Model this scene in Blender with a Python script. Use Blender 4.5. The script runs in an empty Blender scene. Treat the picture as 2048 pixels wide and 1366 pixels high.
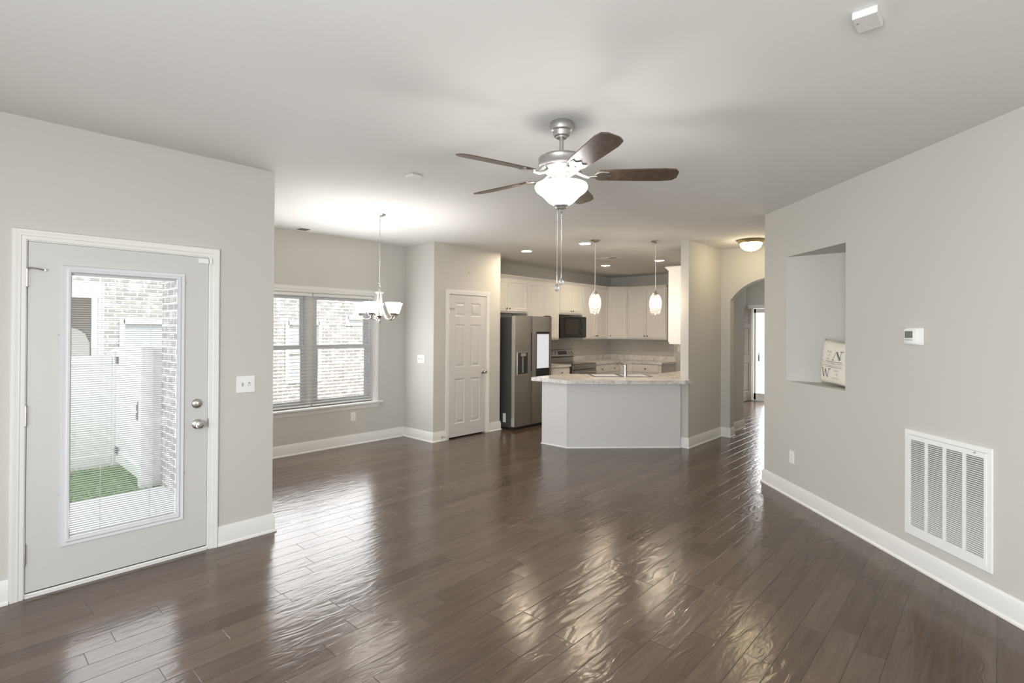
import bpy, bmesh, math, random
from mathutils import Vector, Matrix
from mathutils.geometry import tessellate_polygon
random.seed(7)
SC = bpy.context.scene
COL = SC.collection
PI = math.pi
H = 2.747            # ceiling height

# ------------------------------------------------------------------ camera
YAW, PITCH, ROLL = 0.7417181, 0.00464595, 0.00582627
F = Vector((math.cos(YAW)*math.cos(PITCH), math.sin(YAW)*math.cos(PITCH), math.sin(PITCH)))
R = Vector((math.sin(YAW), -math.cos(YAW), 0)); U = R.cross(F)
R, U = R*math.cos(ROLL)+U*math.sin(ROLL), U*math.cos(ROLL)-R*math.sin(ROLL)
cd = bpy.data.cameras.new('camera'); cam = bpy.data.objects.new('camera', cd); COL.objects.link(cam)
m = Matrix((R, U, -F)).transposed().to_4x4(); m.translation = Vector((0, 0, 1.55)); cam.matrix_world = m
cd.sensor_width = 36; cd.lens = 36*1050.219/2048
cd.shift_x = -7.928/2048; cd.shift_y = -28.464/2048
cd.clip_start = 0.05; cd.clip_end = 200
SC.camera = cam

# ------------------------------------------------------------------ world, sun, exposure
SC.view_settings.view_transform = 'Standard'; SC.view_settings.look = 'None'
SC.view_settings.gamma = 1; SC.view_settings.exposure = 0.98
SC.view_settings.use_curve_mapping = False
SC.cycles.max_bounces = 10; SC.cycles.diffuse_bounces = 6; SC.cycles.transparent_max_bounces = 16
SC.cycles.caustics_reflective = False; SC.cycles.caustics_refractive = False
SC.cycles.sample_clamp_indirect = 6.0
W = bpy.data.worlds.new('sky'); SC.world = W; W.use_nodes = True
bg = W.node_tree.nodes['Background']; bg.inputs[0].default_value = (0.93, 0.96, 1.0, 1); bg.inputs[1].default_value = 1.6
def light(name, typ, loc, power, color=(1, 1, 1), size=0.1, size_y=None, to=None, spot=None):
    d = bpy.data.lights.new(name, typ); d.energy = power; d.color = color
    if typ == 'AREA':
        d.size = size
        if size_y: d.shape = 'RECTANGLE'; d.size_y = size_y
    elif typ in ('POINT', 'SPOT'): d.shadow_soft_size = size
    if typ == 'SPOT': d.spot_size = spot; d.spot_blend = 0.7
    o = bpy.data.objects.new(name, d); COL.objects.link(o); o.location = loc
    if to is not None:
        o.rotation_euler = (Vector(to)-Vector(loc)).to_track_quat('-Z', 'Y').to_euler()
    return o
sun = light('sun', 'SUN', (6, -6, 12), 2.4, (1.0, 0.95, 0.86))
sun.rotation_euler = Vector((-0.5, 0.45, -0.74)).to_track_quat('-Z', 'Y').to_euler(); sun.data.angle = 0.009
# area lamps added behind the camera at assumed, unseen windows, filling the room
light('rear_fill_lamp', 'AREA', (-1.70, 0.0, 1.5), 84, (0.97, 0.99, 1.0), 1.7, 1.5, to=(3, 0.0, 1.8))
light('rear_fill_lamp', 'AREA', (-1.70, 2.4, 1.5), 2, (0.97, 0.99, 1.0), 1.7, 1.5, to=(3, 2.2, 1.7))
light('rear_fill_lamp', 'AREA', (0.0, -1.95, 1.5), 9, (0.97, 0.99, 1.0), 2.2, 1.5, to=(0.6, 3, 1.8))
light('nook_window_daylight', 'AREA', (3.14, 6.330, 1.30), 19, (0.97, 0.985, 1.0), 1.7, 1.4, to=(3.14, 3, 1.2))
light('back_door_daylight', 'AREA', (0.79, 4.055, 1.10), 4, (0.95, 0.97, 1.0), 0.55, 1.5, to=(0.79, 1, 1.0))
light('front_door_daylight', 'AREA', (12.16, 3.45, 1.1), 30, (1.0, 0.98, 0.95), 0.6, 1.9, to=(8, 1.2, 0.6))

# ------------------------------------------------------------------ materials
MATS = {}
def principled(name):
    mt = bpy.data.materials.new(name); mt.use_nodes = True
    return mt, mt.node_tree.nodes, mt.node_tree.links, mt.node_tree.nodes['Principled BSDF']
def mat(name, col, rough=0.5, metal=0.0, emit=None, estr=0.0, spec=0.5, bump=0.0, bscale=60, trans=0.0, coat=0.0, var=0.0):
    if name in MATS: return MATS[name]
    mt, N, L, b = principled(name)
    b.inputs['Base Color'].default_value = (*col, 1); b.inputs['Roughness'].default_value = rough
    b.inputs['Metallic'].default_value = metal; b.inputs['Specular IOR Level'].default_value = spec
    b.inputs['Transmission Weight'].default_value = trans; b.inputs['Coat Weight'].default_value = coat
    if emit: b.inputs['Emission Color'].default_value = (*emit, 1); b.inputs['Emission Strength'].default_value = estr
    if bump or var:
        g = N.new('ShaderNodeNewGeometry'); n = N.new('ShaderNodeTexNoise'); n.inputs['Scale'].default_value = bscale
        n.inputs['Detail'].default_value = 4; L.new(g.outputs['Position'], n.inputs['Vector'])
        if bump:
            bp = N.new('ShaderNodeBump'); bp.inputs['Strength'].default_value = bump; bp.inputs['Distance'].default_value = 0.002
            L.new(n.outputs['Fac'], bp.inputs['Height']); L.new(bp.outputs['Normal'], b.inputs['Normal'])
        if var:
            mx = N.new('ShaderNodeMix'); mx.data_type = 'RGBA'
            mx.inputs[6].default_value = (*[c*(1-var) for c in col], 1); mx.inputs[7].default_value = (*[min(1, c*(1+var)) for c in col], 1)
            L.new(n.outputs['Fac'], mx.inputs[0]); L.new(mx.outputs[2], b.inputs['Base Color'])
    MATS[name] = mt; return mt
PAINT = mat('wall_paint', (0.585, 0.573, 0.540), 0.75, spec=0.25, bump=0.04, bscale=220)
CEIL = mat('ceiling_paint', (0.735, 0.738, 0.732), 0.9, spec=0.15, bump=0.04, bscale=160)
TRIM = mat('trim_white', (0.80, 0.795, 0.775), 0.35)
DOORW = mat('door_white', (0.62, 0.615, 0.60), 0.4)
CABW = mat('cabinet_white', (0.76, 0.75, 0.725), 0.35)
PENW = mat('peninsula_white', (0.72, 0.715, 0.70), 0.4)
PLATE = mat('plate_white', (0.86, 0.86, 0.84), 0.3)
SLOT = mat('slot_dark', (0.05, 0.05, 0.05), 0.5)
NICKEL = mat('brushed_nickel', (0.56, 0.54, 0.51), 0.28, 1.0, bump=0.03, bscale=300)
NICKD = mat('satin_nickel_fan', (0.46, 0.45, 0.44), 0.36, 0.85, bump=0.03, bscale=300)
KNOBM = mat('aged_knob', (0.20, 0.17, 0.14), 0.35, 0.9)
FAUC = mat('faucet_steel', (0.45, 0.45, 0.44), 0.2, 1.0)
CHROME = mat('chrome', (0.82, 0.82, 0.82), 0.08, 1.0)
BRASS = mat('warm_brass_nickel', (0.62, 0.50, 0.30), 0.25, 1.0)
BLIND = mat('blind_white', (0.80, 0.80, 0.79), 0.45)
VINYL = mat('vinyl_white', (0.70, 0.71, 0.73), 0.4)
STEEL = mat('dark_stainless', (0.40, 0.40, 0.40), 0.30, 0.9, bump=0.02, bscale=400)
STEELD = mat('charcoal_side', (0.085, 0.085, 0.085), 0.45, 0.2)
STEELL = mat('bright_steel_edge', (0.62, 0.62, 0.60), 0.25, 0.9)
BLACKG = mat('black_glass', (0.018, 0.018, 0.018), 0.12)
DARKPL = mat('dark_plastic', (0.03, 0.03, 0.03), 0.4)
SINKM = mat('brushed_sink', (0.80, 0.79, 0.77), 0.45, 0.15)
SCREEN = mat('fridge_screen', (0.1, 0.1, 0.1), 0.2, emit=(0.80, 0.80, 0.82), estr=0.42)
LCD = mat('lcd_grey', (0.16, 0.17, 0.14), 0.25)
RUBBER = mat('black_strip', (0.02, 0.018, 0.016), 0.7)
LINEN = mat('pillow_linen', (0.80, 0.77, 0.69), 0.9, bump=0.25, bscale=500)
INK = mat('pillow_ink', (0.10, 0.10, 0.10), 0.8)
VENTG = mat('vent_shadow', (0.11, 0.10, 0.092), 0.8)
LAMPW = mat('bowl_glass_lit', (0.9, 0.88, 0.84), 0.3, emit=(1.0, 0.98, 0.95), estr=4.0)
SHADEW = mat('chandelier_glass_lit', (0.9, 0.88, 0.84), 0.3, emit=(1.0, 0.96, 0.90), estr=7.5)
HALLW = mat('hall_glass_lit', (0.9, 0.86, 0.78), 0.3, emit=(1.0, 0.78, 0.45), estr=11.0)
RECW = mat('recessed_lens_lit', (0.9, 0.86, 0.8), 0.4, emit=(1.0, 0.82, 0.60), estr=120.0)
BULB = mat('pendant_bulb_lit', (0.9, 0.86, 0.8), 0.4, emit=(1.0, 0.80, 0.52), estr=150.0)
FENCE = mat('fence_vinyl', (0.90, 0.90, 0.89), 0.4)
PATIO = mat('patio_concrete', (0.80, 0.80, 0.83), 0.9, bump=0.3, bscale=80, var=0.08)
SIDING = mat('porch_taupe', (0.30, 0.27, 0.23), 0.8)
OUTW = mat('outside_trim_white', (0.80, 0.80, 0.78), 0.6)
NGLASS = mat('neighbour_glass', (0.50, 0.545, 0.545), 0.12)
NBLIND = mat('neighbour_blind', (0.62, 0.66, 0.64), 0.5)
DIRT = mat('outside_ground', (0.35, 0.33, 0.28), 0.95, var=0.25, bscale=3)
ROOFM = mat('roof_shingle', (0.12, 0.11, 0.10), 0.9)
FDOOR = mat('front_door_brown', (0.20, 0.165, 0.14), 0.65)
MATD = mat('mat_grey', (0.16, 0.16, 0.16), 0.95)
DRIVE = mat('street_concrete', (0.60, 0.58, 0.54), 0.9, var=0.1, bscale=2)

def nd(N, t, **kw):
    n = N.new(t)
    for k, v in kw.items(): setattr(n, k, v)
    return n
def mth(N, L, op, a, b=None, c=None):
    n = N.new('ShaderNodeMath'); n.operation = op
    for i, v in enumerate((a, b, c)):
        if v is None: continue
        if isinstance(v, (int, float)): n.inputs[i].default_value = v
        else: L.new(v, n.inputs[i])
    return n.outputs[0]
def ramp(N, L, fac, stops):
    r = N.new('ShaderNodeValToRGB'); e = r.color_ramp.elements
    e[0].position, e[0].color = stops[0][0], (*stops[0][1], 1); e[1].position, e[1].color = stops[-1][0], (*stops[-1][1], 1)
    for p, c in stops[1:-1]:
        x = e.new(p); x.color = (*c, 1)
    L.new(fac, r.inputs[0]); return r.outputs[0]
def vec(N, L, x, y, z=0.0):
    c = N.new('ShaderNodeCombineXYZ')
    for i, v in enumerate((x, y, z)):
        if isinstance(v, (int, float)): c.inputs[i].default_value = v
        else: L.new(v, c.inputs[i])
    return c.outputs[0]
def noise(N, L, v, scale, detail=4, rough=0.5, dist=0.0):
    n = N.new('ShaderNodeTexNoise'); n.inputs['Scale'].default_value = scale; n.inputs['Detail'].default_value = detail
    n.inputs['Roughness'].default_value = rough; n.inputs['Distortion'].default_value = dist
    L.new(v, n.inputs['Vector']); return n.outputs['Fac']

def floor_material():
    mt, N, L, b = principled('hand_scraped_hardwood')
    g = N.new('ShaderNodeNewGeometry'); s = N.new('ShaderNodeSeparateXYZ'); L.new(g.outputs['Position'], s.inputs[0])
    x, y = s.outputs[0], s.outputs[1]; w = 0.128
    yr = mth(N, L, 'DIVIDE', y, w); row = mth(N, L, 'FLOOR', yr)
    wn = nd(N, 'ShaderNodeTexWhiteNoise', noise_dimensions='1D'); L.new(row, wn.inputs['W'])
    wn2 = nd(N, 'ShaderNodeTexWhiteNoise', noise_dimensions='1D'); L.new(mth(N, L, 'ADD', row, 71.3), wn2.inputs['W'])
    Ln = mth(N, L, 'MULTIPLY_ADD', wn2.outputs['Value'], 0.55, 0.65)
    xo = mth(N, L, 'MULTIPLY_ADD', wn.outputs['Value'], 3.1, x)
    xr = mth(N, L, 'DIVIDE', xo, Ln); idx = mth(N, L, 'FLOOR', xr)
    fx = mth(N, L, 'MULTIPLY', mth(N, L, 'FRACT', xr), Ln); fy = mth(N, L, 'MULTIPLY', mth(N, L, 'FRACT', yr), w)
    ex = mth(N, L, 'MINIMUM', fx, mth(N, L, 'SUBTRACT', Ln, fx)); ey = mth(N, L, 'MINIMUM', fy, mth(N, L, 'SUBTRACT', w, fy))
    edge = mth(N, L, 'MINIMUM', ex, ey)
    br = nd(N, 'ShaderNodeTexWhiteNoise', noise_dimensions='2D'); L.new(vec(N, L, row, idx), br.inputs['Vector'])
    bv = br.outputs['Value']; off = mth(N, L, 'MULTIPLY', bv, 37.0)
    gv = vec(N, L, mth(N, L, 'MULTIPLY_ADD', x, 2.2, off), mth(N, L, 'MULTIPLY', y, 26.0), off)
    grain = noise(N, L, gv, 1.0, 7, 0.65, 0.8)
    fine = noise(N, L, vec(N, L, mth(N, L, 'MULTIPLY', x, 9.0), mth(N, L, 'MULTIPLY', y, 190.0), off), 1.0, 3, 0.6)
    cfac = mth(N, L, 'ADD', mth(N, L, 'MULTIPLY', grain, 0.62), mth(N, L, 'MULTIPLY', mth(N, L, 'ADD', bv, mth(N, L, 'MULTIPLY', fine, 0.30)), 0.26))
    col = ramp(N, L, cfac, [(0.20, (0.058, 0.038, 0.027)), (0.42, (0.095, 0.065, 0.047)), (0.62, (0.124, 0.088, 0.065)), (0.85, (0.170, 0.124, 0.094))])
    gap = N.new('ShaderNodeMapRange'); gap.inputs[1].default_value = 0.0004; gap.inputs[2].default_value = 0.0022
    gap.inputs[3].default_value = 0.35; gap.inputs[4].default_value = 1.0; L.new(edge, gap.inputs[0])
    mx = nd(N, 'ShaderNodeMix', data_type='RGBA', blend_type='MULTIPLY'); mx.inputs[0].default_value = 1
    L.new(col, mx.inputs[6]); L.new(gap.outputs[0], mx.inputs[7]); L.new(mx.outputs[2], b.inputs['Base Color'])
    scr = noise(N, L, vec(N, L, mth(N, L, 'MULTIPLY_ADD', x, 5.0, off), mth(N, L, 'MULTIPLY', y, 15.0), off), 1.0, 2, 0.45, 1.6)
    hgt = mth(N, L, 'ADD', mth(N, L, 'MULTIPLY', scr, 1.0), mth(N, L, 'ADD', mth(N, L, 'MULTIPLY', grain, 0.16), mth(N, L, 'MULTIPLY', gap.outputs[0], 0.5)))
    bp = N.new('ShaderNodeBump'); bp.inputs['Strength'].default_value = 0.36; bp.inputs['Distance'].default_value = 0.006
    L.new(hgt, bp.inputs['Height']); L.new(bp.outputs['Normal'], b.inputs['Normal'])
    L.new(mth(N, L, 'MULTIPLY_ADD', grain, 0.12, 0.13), b.inputs['Roughness'])
    b.inputs['Specular IOR Level'].default_value = 0.5
    return mt
FLOORM = floor_material()
def brick_material(name, cols, mortar, scale=1.0, spotty=0.5):
    mt, N, L, b = principled(name)
    g = N.new('ShaderNodeNewGeometry'); s = N.new('ShaderNodeSeparateXYZ'); L.new(g.outputs['Position'], s.inputs[0])
    v = vec(N, L, mth(N, L, 'ADD', s.outputs[0], s.outputs[1]), s.outputs[2])
    t = N.new('ShaderNodeTexBrick'); L.new(v, t.inputs['Vector'])
    t.inputs['Scale'].default_value = 1.0; t.inputs['Brick Width'].default_value = 0.21; t.inputs['Row Height'].default_value = 0.075
    t.inputs['Mortar Size'].default_value = 0.010; t.inputs['Mortar Smooth'].default_value = 0.2; t.inputs['Bias'].default_value = 0.0
    t.inputs['Color1'].default_value = (*cols[0], 1); t.inputs['Color2'].default_value = (*cols[1], 1); t.inputs['Mortar'].default_value = (*mortar, 1)
    n = noise(N, L, v, 5.5, 6, 0.7); r = ramp(N, L, n, [(0.50, (0, 0, 0)), (0.62, (1, 1, 1))])
    mx = nd(N, 'ShaderNodeMix', data_type='RGBA'); L.new(mth(N, L, 'MULTIPLY', r, spotty), mx.inputs[0])
    L.new(t.outputs['Color'], mx.inputs[6]); mx.inputs[7].default_value = (*mortar, 1); L.new(mx.outputs[2], b.inputs['Base Color'])
    b.inputs['Roughness'].default_value = 0.9
    bp = N.new('ShaderNodeBump'); bp.inputs['Strength'].default_value = 0.5; bp.inputs['Distance'].default_value = 0.006
    L.new(mth(N, L, 'SUBTRACT', 1.0, t.outputs['Fac']), bp.inputs['Height']); L.new(bp.outputs['Normal'], b.inputs['Normal'])
    return mt
BRICK = brick_material('whitewashed_brick', ((0.42, 0.395, 0.38), (0.32, 0.305, 0.30)), (0.84, 0.82, 0.80), spotty=0.75)
def tile_material():
    mt, N, L, b = principled('subway_tile')
    g = N.new('ShaderNodeNewGeometry'); s = N.new('ShaderNodeSeparateXYZ'); L.new(g.outputs['Position'], s.inputs[0])
    v = vec(N, L, mth(N, L, 'ADD', s.outputs[0], s.outputs[1]), s.outputs[2])
    t = N.new('ShaderNodeTexBrick'); L.new(v, t.inputs['Vector']); t.inputs['Scale'].default_value = 1.0
    t.inputs['Brick Width'].default_value = 0.152; t.inputs['Row Height'].default_value = 0.076; t.inputs['Mortar Size'].default_value = 0.002
    t.inputs['Color1'].default_value = (0.50, 0.48, 0.45, 1); t.inputs['Color2'].default_value = (0.47, 0.45, 0.42, 1); t.inputs['Mortar'].default_value = (0.62, 0.60, 0.57, 1)
    L.new(t.outputs['Color'], b.inputs['Base Color']); b.inputs['Roughness'].default_value = 0.2
    return mt
TILE = tile_material()
def counter_material():
    mt, N, L, b = principled('marbled_laminate')
    g = N.new('ShaderNodeNewGeometry'); v = g.outputs['Position']
    a = noise(N, L, v, 9.0, 9, 0.68, 1.6); c = noise(N, L, v, 38.0, 5, 0.7, 0.4)
    f = mth(N, L, 'ADD', mth(N, L, 'MULTIPLY', a, 0.68), mth(N, L, 'MULTIPLY', c, 0.32))
    col = ramp(N, L, f, [(0.28, (0.30, 0.26, 0.235)), (0.40, (0.50, 0.46, 0.43)), (0.49, (0.70, 0.68, 0.65)), (0.60, (0.80, 0.79, 0.77)), (0.74, (0.56, 0.53, 0.50))])
    L.new(col, b.inputs['Base Color']); b.inputs['Roughness'].default_value = 0.16
    return mt
STONE = counter_material()
def blade_material():
    mt, N, L, b = principled('fan_blade_walnut')
    tc = N.new('ShaderNodeTexCoord'); mp = N.new('ShaderNodeMapping'); mp.inputs['Scale'].default_value = (14, 14, 2)
    L.new(tc.outputs['Object'], mp.inputs[0]); n = noise(N, L, mp.outputs[0], 3.0, 6, 0.65, 1.0)
    L.new(ramp(N, L, n, [(0.3, (0.050, 0.034, 0.026)), (0.7, (0.135, 0.095, 0.072))]), b.inputs['Base Color'])
    b.inputs['Roughness'].default_value = 0.32; return mt
BLADE = blade_material()
def glass_material(name, tint=(1, 1, 1), gloss=0.5):
    mt = bpy.data.materials.new(name); mt.use_nodes = True; N = mt.node_tree.nodes; L = mt.node_tree.links
    N.remove(N['Principled BSDF']); out = N['Material Output']
    t = N.new('ShaderNodeBsdfTransparent'); t.inputs[0].default_value = (*tint, 1); gl = N.new('ShaderNodeBsdfGlossy'); gl.inputs['Roughness'].default_value = 0.02
    lw = N.new('ShaderNodeFresnel'); lw.inputs[0].default_value = 1.45
    mx = N.new('ShaderNodeMixShader'); L.new(mth(N, L, 'MULTIPLY', lw.outputs[0], gloss), mx.inputs[0]); L.new(t.outputs[0], mx.inputs[1]); L.new(gl.outputs[0], mx.inputs[2])
    L.new(mx.outputs[0], out.inputs[0]); return mt
GLASS = glass_material('window_glass', (0.985, 0.99, 0.99), 0.7)
def crystal_material():
    mt = bpy.data.materials.new('crystal_bead'); mt.use_nodes = True; N = mt.node_tree.nodes; L = mt.node_tree.links
    N.remove(N['Principled BSDF']); out = N['Material Output']
    t = N.new('ShaderNodeBsdfTranslucent'); t.inputs[0].default_value = (0.92, 0.90, 0.86, 1)
    d = N.new('ShaderNodeBsdfDiffuse'); d.inputs[0].default_value = (0.85, 0.83, 0.80, 1)
    gl = N.new('ShaderNodeBsdfGlossy'); gl.inputs['Roughness'].default_value = 0.05
    a = N.new('ShaderNodeMixShader'); a.inputs[0].default_value = 0.4; L.new(t.outputs[0], a.inputs[1]); L.new(d.outputs[0], a.inputs[2])
    c = N.new('ShaderNodeMixShader'); c.inputs[0].default_value = 0.25; L.new(a.outputs[0], c.inputs[1]); L.new(gl.outputs[0], c.inputs[2])
    L.new(c.outputs[0], out.inputs[0]); return mt
CRYSTAL = crystal_material()
def grass_material():
    mt, N, L, b = principled('lawn_green')
    g = N.new('ShaderNodeNewGeometry'); n = noise(N, L, g.outputs['Position'], 14, 6, 0.7)
    L.new(ramp(N, L, n, [(0.35, (0.10, 0.22, 0.06)), (0.7, (0.30, 0.44, 0.16))]), b.inputs['Base Color']); b.inputs['Roughness'].default_value = 0.9
    return mt
GRASS = grass_material()

# ------------------------------------------------------------------ mesh helpers
BASE = {}
I4 = Matrix.Identity(4)
def frame(o, x, y):                       # local x = viewer's right along the wall, y = out of the wall, z up
    x = Vector(x).normalized(); y = Vector(y).normalized()
    mm = Matrix((x, y, Vector((0, 0, 1)))).transposed().to_4x4(); mm.translation = Vector(o); return mm
class MB:
    def __init__(s, xf=None): s.v = []; s.f = []; s.xf = xf or I4
    def add(s, vs, fs):
        n = len(s.v); s.v += [s.xf @ Vector(p) for p in vs]; s.f += [[n+i for i in f] for f in fs]; return s
    def box(s, x0, x1, y0, y1, z0, z1):
        return s.add([(x0,y0,z0),(x1,y0,z0),(x1,y1,z0),(x0,y1,z0),(x0,y0,z1),(x1,y0,z1),(x1,y1,z1),(x0,y1,z1)],
                     [(0,3,2,1),(4,5,6,7),(0,1,5,4),(1,2,6,5),(2,3,7,6),(3,0,4,7)])
    def bbox(s, x0, x1, y0, y1, z0, z1, b=0.003):   # bevelled box
        bm = bmesh.new(); bmesh.ops.create_cube(bm, size=1)
        for v in bm.verts: v.co = Vector(((x0+x1)/2+v.co.x*(x1-x0), (y0+y1)/2+v.co.y*(y1-y0), (z0+z1)/2+v.co.z*(z1-z0)))
        bmesh.ops.bevel(bm, geom=bm.edges[:], offset=b, segments=2, profile=0.5, affect='EDGES')
        bm.verts.index_update(); s.add([v.co.copy() for v in bm.verts], [[v.index for v in f.verts] for f in bm.faces]); bm.free(); return s
    def prism(s, poly, z0, z1, holes=()):
        loops = [list(poly)]+[list(h) for h in holes]; flat = [p for l in loops for p in l]; n = len(flat)
        if holes:                          # scan-fill between the outline and its holes
            bm = bmesh.new(); es = []
            for l in loops:
                q = [bm.verts.new((p[0], p[1], 0)) for p in l]; es += [bm.edges.new((q[i], q[(i+1) % len(q)])) for i in range(len(q))]
            bm.verts.index_update(); bmesh.ops.triangle_fill(bm, edges=es, use_dissolve=False, use_beauty=False)
            tri = [[v.index for v in f.verts] for f in bm.faces]; bm.free()
        else: tri = tessellate_polygon([[Vector((p[0], p[1], 0)) for p in loops[0]]])
        fs = [tuple(t) for t in tri]+[tuple(n+i for i in reversed(t)) for t in tri]; k = 0
        for l in loops:
            m_ = len(l)
            for i in range(m_): fs.append((k+i, k+(i+1) % m_, n+k+(i+1) % m_, n+k+i))
            k += m_
        return s.add([(p[0], p[1], z0) for p in flat]+[(p[0], p[1], z1) for p in flat], fs)
    def lathe(s, c, prof, n=32, axis='z', cap=True):
        c = Vector(c); vs = []; fs = []
        for r, h in prof:
            for i in range(n):
                a = 2*PI*i/n; p = (r*math.cos(a), r*math.sin(a), h)
                if axis == 'y': p = (p[0], p[2], p[1])
                elif axis == 'x': p = (p[2], p[0], p[1])
                vs.append(c+Vector(p))
        for j in range(len(prof)-1):
            for i in range(n): fs.append((j*n+i, j*n+(i+1) % n, (j+1)*n+(i+1) % n, (j+1)*n+i))
        if cap: fs.append(tuple(range(n-1, -1, -1))); fs.append(tuple((len(prof)-1)*n+i for i in range(n)))
        return s.add(vs, fs)
    def cyl(s, c, r, h0, h1, n=20, axis='z'): return s.lathe(c, [(r, h0), (r, h1)], n, axis)
    def sphere(s, c, r, n=12, sz=1.0):
        return s.lathe(c, [(max(1e-4, r*math.sin(PI*j/n)), -r*sz*math.cos(PI*j/n)) for j in range(n+1)], n*2)
    def tube(s, pts, r, n=8, closed=False):
        pts = [Vector(p) for p in pts]; vs = []; fs = []; k = len(pts); up = Vector((0, 0, 1)); prev = None
        for i, p in enumerate(pts):
            t = (pts[(i+1) % k if closed else min(i+1, k-1)]-pts[(i-1) % k if closed else max(i-1, 0)]).normalized()
            a = prev if prev is not None else (up if abs(t.z) < 0.9 else Vector((1, 0, 0)))
            a = (a-t*a.dot(t)).normalized(); prev = a; b = t.cross(a); rr = r[i] if isinstance(r, (list, tuple)) else r
            for j in range(n): vs.append(p+(a*math.cos(2*PI*j/n)+b*math.sin(2*PI*j/n))*rr)
        for i in range(k if closed else k-1):
            for j in range(n): fs.append((i*n+j, i*n+(j+1) % n, ((i+1) % k)*n+(j+1) % n, ((i+1) % k)*n+j))
        if not closed: fs.append(tuple(range(n-1, -1, -1))); fs.append(tuple((k-1)*n+j for j in range(n)))
        return s.add(vs, fs)
    def sweep(s, pts, prof, side=1, closed_prof=True):   # prof (offset into room, z) along a plan polyline with mitred corners
        pts = [Vector((p[0], p[1])) for p in pts]; k = len(pts); vs = []; fs = []; n = len(prof)
        for i in range(k):
            d0 = (pts[i]-pts[i-1]).normalized() if i else None; d1 = (pts[i+1]-pts[i]).normalized() if i < k-1 else None
            n0 = Vector((-d0.y, d0.x))*side if d0 else None; n1 = Vector((-d1.y, d1.x))*side if d1 else None
            mv = ((n0+n1)/(1+n0.dot(n1))) if (d0 and d1) else (n0 or n1)
            for o, z in prof: vs.append((pts[i].x+mv.x*o, pts[i].y+mv.y*o, z))
        for i in range(k-1):
            for j in range(n): fs.append((i*n+j, i*n+(j+1) % n, (i+1)*n+(j+1) % n, (i+1)*n+j))
        fs.append(tuple(range(n))); fs.append(tuple((k-1)*n+j for j in range(n-1, -1, -1)))
        return s.add(vs, fs)
    def casing(s, x0, x1, z0, z1, prof, sill=False):     # prof (distance outward, thickness) around an opening, local wall frame
        P = []
        corners = [(x0, z0, -1, 0), (x0, z1, -1, 1), (x1, z1, 1, 1), (x1, z0, 1, 0)]
        vs = []; n = len(prof); fs = []
        for x, z, sx, sz in corners:
            for d, t in prof: vs.append((x+sx*d, t, z+sz*d))
        for i in range(3):
            for j in range(n): fs.append((i*n+j, i*n+(j+1) % n, (i+1)*n+(j+1) % n, (i+1)*n+j))
        fs.append(tuple(range(n))); fs.append(tuple(3*n+j for j in range(n)))
        return s.add(vs, fs)
    def rings(s, rects, back):                           # nested rectangles (x0,x1,z0,z1,y); closed behind at y=back
        vs = []; fs = []
        R_ = [(*rects[0][:4], back)]+list(rects)
        for x0, x1, z0, z1, y in R_: vs += [(x0, y, z0), (x1, y, z0), (x1, y, z1), (x0, y, z1)]
        for k in range(len(R_)-1):
            for j in range(4): fs.append((k*4+j, k*4+(j+1) % 4, (k+1)*4+(j+1) % 4, (k+1)*4+j))
        fs.append((3, 2, 1, 0)); e = (len(R_)-1)*4; fs.append((e, e+1, e+2, e+3))
        return s.add(vs, fs)
    def build(s, name, mt, parent=None, smooth=False, base=None, angle=35):
        b = BASE[parent] if parent is not None else Vector(base) if base is not None else Vector((0, 0, 0))
        me = bpy.data.meshes.new(name); me.from_pydata([tuple(p-b) for p in s.v], [], s.f)
        bm = bmesh.new(); bm.from_mesh(me); bmesh.ops.recalc_face_normals(bm, faces=bm.faces[:]); bm.to_mesh(me); bm.free()
        me.materials.append(mt); me.validate()
        o = bpy.data.objects.new(name, me); COL.objects.link(o)
        if smooth:
            me.shade_smooth()
            me.set_sharp_from_angle(angle=math.radians(angle))
        if parent is not None: o.parent = parent
        else: o.location = b
        BASE[o] = b; return o
def empty(name, loc):
    o = bpy.data.objects.new(name, None); COL.objects.link(o); o.location = loc; o.empty_display_size = 0.1; BASE[o] = Vector(loc); return o
def tag(o, label, cat, group=None):
    o['label'] = label; o['category'] = cat
    if group: o['group'] = group
    return o
def struct(o): o['kind'] = 'structure'; return o
def dup(root, loc, label):
    c = root.copy(); COL.objects.link(c); c.location = loc; c['label'] = label; BASE[c] = Vector(loc)
    for ch in root.children:
        d = ch.copy(); COL.objects.link(d); d.parent = c
        for g in ch.children:
            e = g.copy(); COL.objects.link(e); e.parent = d
    return c

# ------------------------------------------------------------------ the shell
YD, YW, XP, YP, YH, YK, XK = 4.085, 6.353, 4.538, 5.687, 3.003, 6.52, 10.33
RW = (5.719, 1.767)                        # end of the angled right wall
def plan(name, poly, z0, z1, mt, holes=()): return struct(MB().prism(poly, z0, z1, holes).build(name, mt))
def boxes(name, L_, mt):
    b = MB()
    for q in L_: b.box(*q)
    return struct(b.build(name, mt))
FP = [(-1.95, -2.2), (12.36, -2.2), (12.36, 4.265), (10.45, 4.265), (10.45, 6.66), (1.588, 6.66), (1.588, 4.265), (-1.95, 4.265)]
plan('floor', FP, -0.12, 0.0, FLOORM)
plan('ceiling', FP, H, H+0.12, CEIL)
DX0, DX1, DZ = 0.305, 1.280, 2.062         # back door rough opening
boxes('wall_left', [(-1.92, DX0, YD, YD+0.18, 0, H), (DX1, 1.711, YD, YD+0.18, 0, H), (DX0, DX1, YD, YD+0.18, DZ, H)], PAINT)
boxes('wall_nook_left', [(1.64, 1.711, YD+0.18, 6.43, 0, H)], PAINT)
WX0, WX1, WZ0, WZ1 = 2.25, 4.032, 0.560, 2.010
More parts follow.
